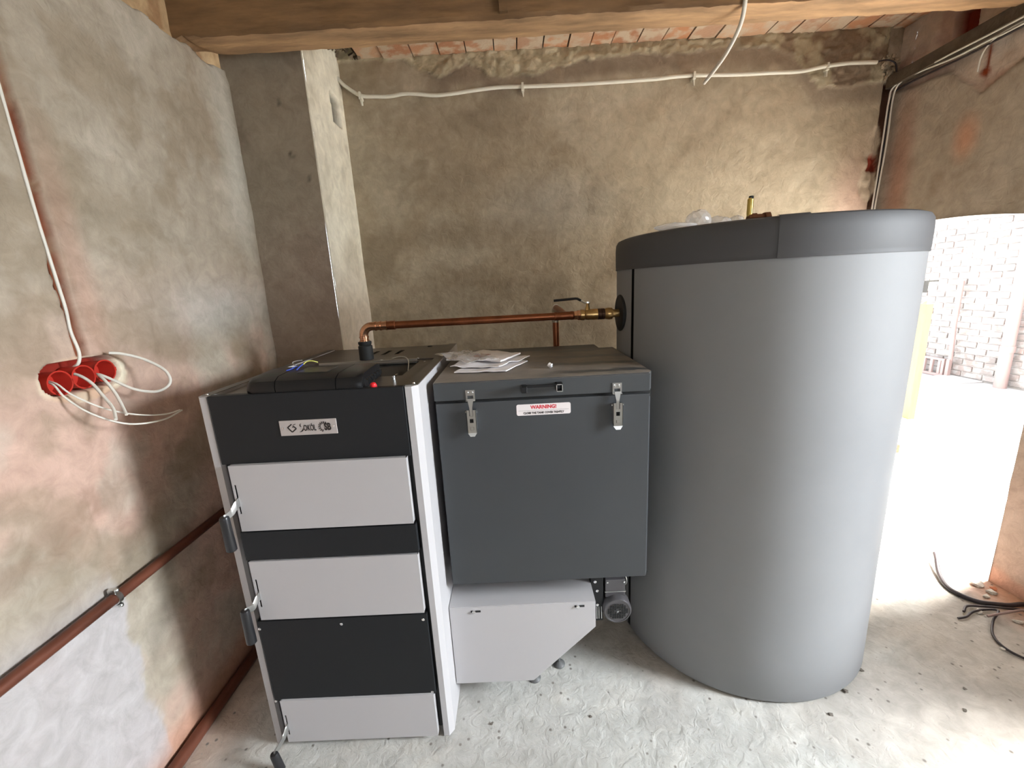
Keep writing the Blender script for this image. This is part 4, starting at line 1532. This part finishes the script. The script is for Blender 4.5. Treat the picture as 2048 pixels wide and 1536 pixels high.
bm = B()
sheet(bm, [(-.215, 1.44), (-.035, 1.42), (.045, 1.60), (-.14, 1.70)], .0035, 1.262, .004, 5)
obj('folded_sheet', bm, M_PAPER, pk, smooth=True)
bm = B()
sheet(bm, [(-.235, 1.49), (-.06, 1.46), (.055, 1.62), (-.16, 1.76)], .0022, 1.271, .010, 9)
obj('folded_sheet', bm, M_PAPER, pk, smooth=True)
bm = B()
sheet(bm, [(-.265, 1.60), (-.055, 1.505), (.02, 1.64), (-.135, 1.78)], .006, 1.281, .006, 12)
bk = obj('booklet', bm, M_PAPER, pk, smooth=True)
bm = B()
sheet(bm, [(-.165, 1.59), (-.115, 1.575), (-.095, 1.64), (-.15, 1.65)], .0006, 1.2915, .002, 15, 8, 8)
obj('printed_patch', bm, M_INK, bk)
bm = B()   # plastic sleeve reaching over to the boiler edge
sheet(bm, [(-.295, 1.66), (-.17, 1.45), (-.06, 1.50), (-.20, 1.80)], .0012, 1.288, .012, 21, 26, 22)
hull(bm, [(-.34, 1.75, 1.286), (-.29, 1.66, 1.290), (-.25, 1.76, 1.290), (-.33, 1.78, 1.286), (-.28, 1.70, 1.296)])
obj('plastic_sleeve', bm, M_FILM, pk)
bm = B()
crumple(bm, (.118, 1.455, 1.2705), .012, 31, (.85, .8, .85), 2, .5, .5)
o = obj('foil_scrap', bm, mat('crumpled_white_foil', (.85, .85, .86), .25, metal=.4))
prop(o, 'tiny crumpled white scrap lying alone on the dusty hopper lid', 'scrap')

# ================================================================== left wall: boxes, cables, pipes
zb = 1.357
for i, (y, z, lab) in enumerate(((1.134, 1.354, 'red flush wall box nearest the camera, with two thin cables hanging out'), (1.201, 1.357, 'middle one of the three red wall boxes in the gypsum patch'), (1.268, 1.361, 'red flush wall box nearest the boiler, with a cable loop beside it'))):
    bm = B()
    lathe(bm, (LX - .045, y, z), (1, 0, 0), [(0, .0315), (.050, .0325), (.050, .0345), (.052, .0345), (.052, .0305), (.050, .0303), (.003, .0295)], 36, cap=False)
    lathe(bm, (LX - .045, y, z), (1, 0, 0), [(0, .031), (.003, .031)], 36)
    hull(bm, [(LX - .0 + dx, y + .0335 + dy, z + dz) for dx in (-.02, .004) for dy in (-.002, .006) for dz in (-.006, .006)])
    o = obj('wall_box', bm, M_RED, smooth=True)
    prop(o, lab, 'electrical box', 'red wall boxes')


def cable(name, pts, r, m, label, cat='cable', group=None, seg=10, n=6):
    bm = B()
    tube(bm, pts, r, seg, n)
    o = obj(name, bm, m, smooth=True)
    return prop(o, label, cat, group)


L_ = LX
cable('power_cable', [(L_ + .004, 1.222, 2.85), (L_ - .003, 1.21, 2.45), (L_ - .002, 1.206, 2.06), (L_ - .001, 1.205, 1.95), (L_ - .002, 1.206, 1.78), (L_ - .001, 1.209, 1.63), (L_ - .003, 1.213, 1.55), (L_ - .004, 1.210, 1.49), (L_ + .006, 1.207, 1.43), (L_ + .004, 1.200, 1.40), (L_ - .015, 1.199, 1.385), (L_ - .035, 1.201, 1.372)], .0042, M_WIRE, 'white cable running down the red chase to the wall boxes', group='wall box cables')
cable('power_cable', [(L_ - .03, 1.128, 1.360), (L_ + .002, 1.120, 1.352), (L_ + .03, 1.115, 1.315), (L_ + .075, 1.13, 1.262), (L_ + .12, 1.18, 1.215), (L_ + .15, 1.26, 1.200), (L_ + .16, 1.33, 1.21)], .0026, M_WIRE, 'thin white cable from the nearest box, lower of two with joined tips', group='wall box cables')
cable('power_cable', [(L_ - .03, 1.136, 1.362), (L_ + .004, 1.128, 1.352), (L_ + .03, 1.135, 1.318), (L_ + .07, 1.17, 1.268), (L_ + .11, 1.22, 1.232), (L_ + .14, 1.28, 1.212), (L_ + .158, 1.325, 1.212)], .0024, M_WIRE, 'thin white cable from the nearest box, upper of two with joined tips', group='wall box cables')
cable('power_cable', [(L_ - .03, 1.195, 1.372), (L_ + .0, 1.196, 1.362), (L_ + .03, 1.195, 1.338), (L_ + .06, 1.185, 1.305), (L_ + .10, 1.165, 1.27), (L_ + .13, 1.135, 1.243)], .0042, M_WIRE, 'white cable hanging straight down out of the middle wall box', group='wall box cables')
cable('power_cable', [(L_ - .03, 1.262, 1.348), (L_ + .005, 1.245, 1.352), (L_ + .035, 1.232, 1.335), (L_ + .06, 1.225, 1.30), (L_ + .09, 1.205, 1.265), (L_ + .115, 1.185, 1.242)], .0042, M_WIRE, 'white cable hanging down out of the wall box nearest the boiler', group='wall box cables')
cable('power_cable', [(L_ - .03, 1.258, 1.352), (L_ + .008, 1.246, 1.354), (L_ + .04, 1.25, 1.335), (L_ + .085, 1.265, 1.300), (L_ + .13, 1.29, 1.285), (L_ + .155, 1.315, 1.305), (L_ + .14, 1.325, 1.345), (L_ + .09, 1.315, 1.385), (L_ + .05, 1.29, 1.408), (L_ + .03, 1.27, 1.415)], .0042, M_WIRE, 'thick white cable bent back up in a loop beside the wall boxes', group='wall box cables')

wp = thing('wall_pipe', (LX + .017, 1.0, .687), 'red-brown steel pipe clipped along the left wall at knee height', 'pipe')
bm = B()
tube(bm, [(LX + .022, -2.3, .705), (LX + .020, 0.2, .703), (LX + .022, 1.0, .703), (LX + .018, 2.19, .703)], .0165, 18, 10)
obj('pipe', bm, M_RUST, wp, smooth=True)
bm = B()
yc = 1.092
for yy in (yc - .006, yc + .006):
    pass
lathe(bm, (LX + .022, yc - .007, .703), (0, 1, 0), [(0, .0172), (0, .0205), (.014, .0205), (.014, .0172)], 24, cap=False)
for s in (-1, 1):
    box(bm, LX + .010, LX + .034, yc - .007, yc + .007, .703 + s * .0195 - .002, .703 + s * .0285 + .002, bev=.001, seg=1)
    lathe(bm, (LX + .034, yc, .703 + s * .026), (1, 0, 0), [(0, .005), (.004, .005), (.006, .002)], 12)
box(bm, LX - .01, LX + .008, yc - .005, yc + .005, .698, .708)
obj('pipe_clamp', bm, M_ZINC, wp, smooth=True, label='zinc pipe clamp with two screws')
fpz = thing('floor_pipe', (LX + .025, 1.0, 0), 'dark red-brown pipe lying on the floor along the foot of the left wall', 'pipe')
bm = B()
tube(bm, [(LX + .030, -2.3, .022), (LX + .032, 1.0, .022), (LX + .036, 2.19, .022)], .021, 18, 10)
obj('pipe', bm, M_RUST, fpz, smooth=True)

# ================================================================== back wall conduit and cables
cd = thing('conduit', (.6, 2.66, 2.58), 'cream plastic conduit clipped across the back wall below the bricks', 'conduit')
bm = B()
cpts = [(-.90, 2.655, 2.706), (-.864, 2.66, 2.667), (-.787, 2.665, 2.618), (-.70, 2.665, 2.608), (-.621, 2.665, 2.605), (-.55, 2.665, 2.613), (-.481, 2.665, 2.610), (-.38, 2.665, 2.597), (-.288, 2.665, 2.599), (-.12, 2.665, 2.612), (.0, 2.665, 2.617), (.115, 2.665, 2.614), (.405, 2.665, 2.609), (.818, 2.665, 2.611), (.95, 2.665, 2.617), (1.059, 2.665, 2.618), (1.311, 2.665, 2.609), (1.48, 2.665, 2.608), (1.639, 2.665, 2.606), (1.773, 2.66, 2.621), (1.908, 2.66, 2.630), (2.05, 2.655, 2.624)]
tube(bm, cpts, .0098, 14, 5)
obj('conduit_tube', bm, M_COND, cd, smooth=True)
for x, z in ((-.787, 2.618), (.115, 2.615), (1.059, 2.618), (1.785, 2.623)):
    bm = B()
    box(bm, x - .006, x + .006, 2.648, 2.69, z + .009, z + .014, bev=.001, seg=1)
    box(bm, x - .006, x + .006, 2.648, 2.653, z - .012, z + .012, bev=.001, seg=1)
    box(bm, x - .007, x + .009, 2.652, 2.69, z - .022, z - .009, bev=.001, seg=1)
    hull(bm, [(x - .004, 2.66, z - .022), (x + .007, 2.66, z - .022), (x + .001, 2.66, z - .052), (x + .006, 2.66, z - .052), (x - .004, 2.68, z - .022), (x + .007, 2.68, z - .022), (x + .001, 2.68, z - .046), (x + .006, 2.68, z - .046)])
    obj('conduit_clip', bm, M_COND, cd)
bm = B()
tube(bm, [(2.04, 2.655, 2.624), (2.10, 2.655, 2.632), (2.15, 2.655, 2.615), (2.165, 2.655, 2.57)], .004, 8)
obj('cable_end', bm, M_WIREB, cd, label='black cable coming out of the conduit end')

cable('hanging_cable', [(.985, 1.955, 2.86), (.978, 1.955, 2.74), (.972, 1.96, 2.62), (.988, 2.02, 2.54), (.985, 2.12, 2.485), (.975, 2.22, 2.455), (.965, 2.30, 2.437)], .0085, M_WIRE, 'thick white cable end hanging down from the ceiling beam', n=8)

# cables in the corner and along the right wall under the batten
offp = lambda y, off: WX(y) - off
cable('corner_cable', [(2.141, 2.655, 1.86), (2.150, 2.652, 2.05), (2.158, 2.65, 2.24), (2.158, 2.648, 2.44), (offp(2.64, .035), 2.62, 2.502), (offp(2.53, .04), 2.53, 2.512), (offp(2.35, .04), 2.35, 2.500), (offp(2.2, .04), 2.2, 2.505), (offp(2.09, .04), 2.09, 2.506), (offp(1.5, .04), 1.5, 2.545)], .0042, M_WIRE, 'lower white cable bending from the right wall down the corner', group='corner cables')
cable('corner_cable', [(2.130, 2.66, 1.86), (2.137, 2.66, 2.05), (2.142, 2.66, 2.24), (2.146, 2.66, 2.43), (2.150, 2.65, 2.49), (offp(2.60, .03), 2.60, 2.515), (offp(2.50, .035), 2.50, 2.520), (offp(2.35, .056), 2.35, 2.518), (offp(2.1, .056), 2.1, 2.526), (offp(1.5, .056), 1.5, 2.56)], .0042, M_WIRE, 'upper white cable bending from the right wall down the corner', group='corner cables')
cable('corner_cable', [(2.150, 2.668, 1.86), (2.158, 2.668, 2.2), (2.165, 2.665, 2.44), (offp(2.60, .02), 2.60, 2.485), (offp(2.3, .03), 2.3, 2.488), (offp(2.1, .03), 2.1, 2.500), (offp(1.5, .03), 1.5, 2.53)], .0048, M_WIREB, 'black cable beside the white ones in the right corner', group='corner cables')
cable('corner_cable', [(offp(2.26, .012), 2.262, 2.40), (offp(2.25, .02), 2.25, 2.455), (offp(2.22, .03), 2.218, 2.490), (offp(2.16, .035), 2.16, 2.512), (offp(2.08, .03), 2.08, 2.520)], .0034, M_WIRE, 'short thin white cable curving down to the red mark on the right wall', group='corner cables')

# ================================================================== floor cables and crumbs by the doorway
Z0 = .012
cable('floor_cable', [(2.16, 1.985, .05), (2.135, 1.95, .045), (2.075, 1.87, .02), (2.035, 1.79, Z0), (2.04, 1.73, Z0), (2.08, 1.68, Z0), (2.17, 1.655, Z0), (2.30, 1.62, Z0), (2.30, 1.3, Z0)], .010, M_WIREB, 'thick black cable with raised end curling over the bright floor by the doorway')
cable('floor_cable', [(1.955, 1.63, Z0), (2.0, 1.66, Z0), (2.06, 1.655, Z0), (2.13, 1.63, Z0 + .008), (2.22, 1.60, Z0), (2.26, 1.4, Z0)], .005, M_WIREB, 'thin black cable loop just below the thick cable by the doorway')
cable('floor_cable', [(1.90, 1.60, .006), (1.935, 1.60, Z0), (1.99, 1.625, Z0), (2.05, 1.635, Z0), (2.09, 1.615, Z0 + .01), (2.02, 1.57, Z0), (1.945, 1.50, .008), (1.925, 1.43, .008), (1.96, 1.36, .008), (2.02, 1.25, .008), (2.1, 1.1, .008)], .0048, M_WIREB, 'thin dark cable trailing towards the bottom right corner over the floor')
cable('floor_cable', [(2.01, 1.585, Z0 + .012), (2.08, 1.59, Z0 + .018), (2.20, 1.60, Z0 + .018), (2.28, 1.55, Z0 + .01)], .005, M_PINKP, 'short pale pink cable lying across the black floor cables')
rs = random.Random(5)
stones = [(2.196, 1.80, .022, 0), (2.205, 1.745, .016, 0), (2.150, 1.722, .013, 0), (2.235, 1.765, .014, 1), (2.03, 1.632, .016, 0), (2.125, 1.565, .016, 0), (1.915, 1.440, .011, 0), (1.295, 1.372, .008, 2), (1.172, 1.290, .009, 2), (1.055, 1.206, .007, 2), (.205, 1.235, .005, 2), (-.155, 1.225, .006, 2), (1.60, 1.28, .006, 2), (1.52, 1.20, .007, 2)]
M_BRK = mat('brick_crumb', (.55, .20, .10), .9)
labs = ['largest pale plaster crumb by the foot of the doorway wall', 'flat pale crumb right behind the thick black floor cable', 'small pale crumb left of the doorway wall foot', 'reddish brick crumb at the foot of the doorway wall', 'pale crumb under the loops of thin black cable', 'pale crumb right of the crossing floor cables', 'lone pale crumb left of the trailing thin cable',
        'dark crumb on the floor just right of the tank', 'dark crumb touching the tank foot on its right', 'dark crumb on the floor in front of the tank', 'tiny dark crumb on the bare floor before the burner cover', 'tiny dark crumb beside the boiler foot', 'small dark crumb in the open floor right of the tank', 'small dark crumb nearest the bottom edge right of the tank']
for (x, y, r, kind), lab in zip(stones, labs):
    bm = B()
    hull(bm, [(x + rs.uniform(-1, 1) * r * 1.3, y + rs.uniform(-1, 1) * r, .001 + rs.uniform(0, 1) * r * .8) for _ in range(14)] + [(x + rs.uniform(-.8, .8) * r, y + rs.uniform(-.8, .8) * r, 0.0) for _ in range(4)])
    o = obj('crumb', bm, (M_STONE, M_BRK, M_STONED)[kind])
    prop(o, lab, 'crumb', 'crumbs on the floor')

# ================================================================== outside: brick building, grate, pole, downpipe, post
FX = 5.7
bm = B()
box(bm, FX + .012, FX + .3, 2.5, 10, -.1, 3.4)
fac = obj('wall_outside', bm, mat('pale_mortar', (.37, .34, .32), .95, var=.08, vscale=6, bump=.4, bscale=40), kind='structure')
bm = B()
box(bm, 0, .025, -.12, .12, 0, .065, bev=.004, seg=1)
ob = bpy.data.meshes.new('brick')
bm.to_mesh(ob)
bm.free()
ob.materials.append(M_OBRICK)
inv = Matrix.Translation(-BASE['wall_outside'])
cnt = 0
row = 0
z = .10
while z < 2.52:
    y = 4.72 + (.125 if row % 2 else 0)
    while y < 6.60:
        if cnt < 298:
            o = bpy.data.objects.new('brick', ob)
            COL.objects.link(o)
            o.location = (FX - .006 + rnd.uniform(-.004, .004), y + rnd.uniform(-.003, .003), z + rnd.uniform(-.002, .002))
            o.scale = (1, rnd.uniform(.94, 1.0), 1)
            o.parent = fac
            o.matrix_parent_inverse = inv
            cnt += 1
        y += .25
    z += .077
    row += 1
# the other bricks of that wall, hardly visible from here
bm = B()
row = 0
z = .10
while z < 3.3:
    for y0, y1 in ((2.8, 4.6), (6.62, 8.4)) if z < 2.52 else ((2.8, 8.4),):
        y = y0 + (.125 if row % 2 else 0)
        while y < y1:
            box(bm, FX - .006, FX + .015, y - .118, y + .118, z, z + .065)
            y += .25
    z += .077
    row += 1
obj('bricks_beyond', bm, M_OBRICK, fac, kind='stuff')
# concrete ledge blocks along the foot of the wall
for i, (y0, y1, x0, h, lab) in enumerate(((4.55, 5.05, 5.36, .085, 'pale concrete kerb block under the downpipe'), (5.06, 5.46, 5.40, .10, 'pale concrete kerb block right of the slatted grate'), (5.47, 6.3, 5.47, .06, 'low pale kerb block below the slatted grate'))):
    bm = B()
    box(bm, x0, FX - .01, y0, y1, -.02, h, bev=.012)
    o = obj('kerb_block', bm, M_WHITEW)
    prop(o, lab, 'kerb', 'kerb blocks along the outside wall')
gr_ = thing('slatted_grate', (5.62, 5.8, .06), 'pale pink slatted grate leaning at the foot of the outside brick wall', 'grate')
bm = B()
for z0, z1 in ((.065, .10), (.275, .305)):
    box(bm, 5.60, 5.63, 5.485, 6.25, z0, z1, bev=.004)
box(bm, 5.60, 5.63, 5.485, 5.52, .10, .28)
obj('grate_frame', bm, M_PINKP, gr_)
for k in range(7):
    y = 5.53 + k * .105
    bm = B()
    box(bm, 5.598, 5.625, y, y + .035, .10, .28, bev=.003)
    obj('slat', bm, M_PINKP, gr_)
bm = B()
tube(bm, [(5.62, 5.43, .3), (5.60, 5.44, .75), (5.63, 5.47, 1.30)], .024, 12, smooth=False)
hull(bm, [(5.61 + dx, 5.43 + dy, z) for dx in (-.02, .02) for dy in (-.02, .02) for z in (.100, .31)])
o = obj('leaning_pole', bm, M_PINKP)
prop(o, 'pale pink pole standing against the outside brick wall beside the grate', 'pole')
dp = thing('downpipe', (5.60, 4.80, 0), 'pinkish rainwater downpipe on the outside brick wall at the right edge', 'downpipe')
bm = B()
lathe(bm, (5.60, 4.80, .085), (0, 0.012, 1), [(0, .056), (3.0, .056)], 24)
obj('pipe', bm, M_PINKP, dp, smooth=True)
bm = B()
lathe(bm, (5.60, 4.804, .50), (0, 0, 1), [(0, .057), (.002, .064), (.075, .064), (.077, .057)], 24)
obj('pipe_socket', bm, M_PINKP, dp, smooth=True)
bm = B()
box(bm, 3.965, 4.035, 4.145, 4.215, 0, 1.16, bev=.004)
hull(bm, [(3.965, 4.145, 1.15), (4.035, 4.145, 1.15), (3.965, 4.215, 1.15), (4.035, 4.215, 1.15), (3.99, 4.17, 1.19), (4.01, 4.19, 1.19)])
o = obj('timber_post', bm, M_TIMBER)
prop(o, 'yellow pine post standing in the bright yard just right of the tank edge', 'post')
bm = B()
box(bm, 3.06, 3.19, 3.36, 3.48, -.004, .07, bev=.004)
o = obj('loose_brick', bm, mat('orange_brick', (.13, .045, .022), .85, var=.2, vscale=20, bump=.4, bscale=60))
prop(o, 'orange brick lying in the bright yard at the right edge of the tank', 'brick')
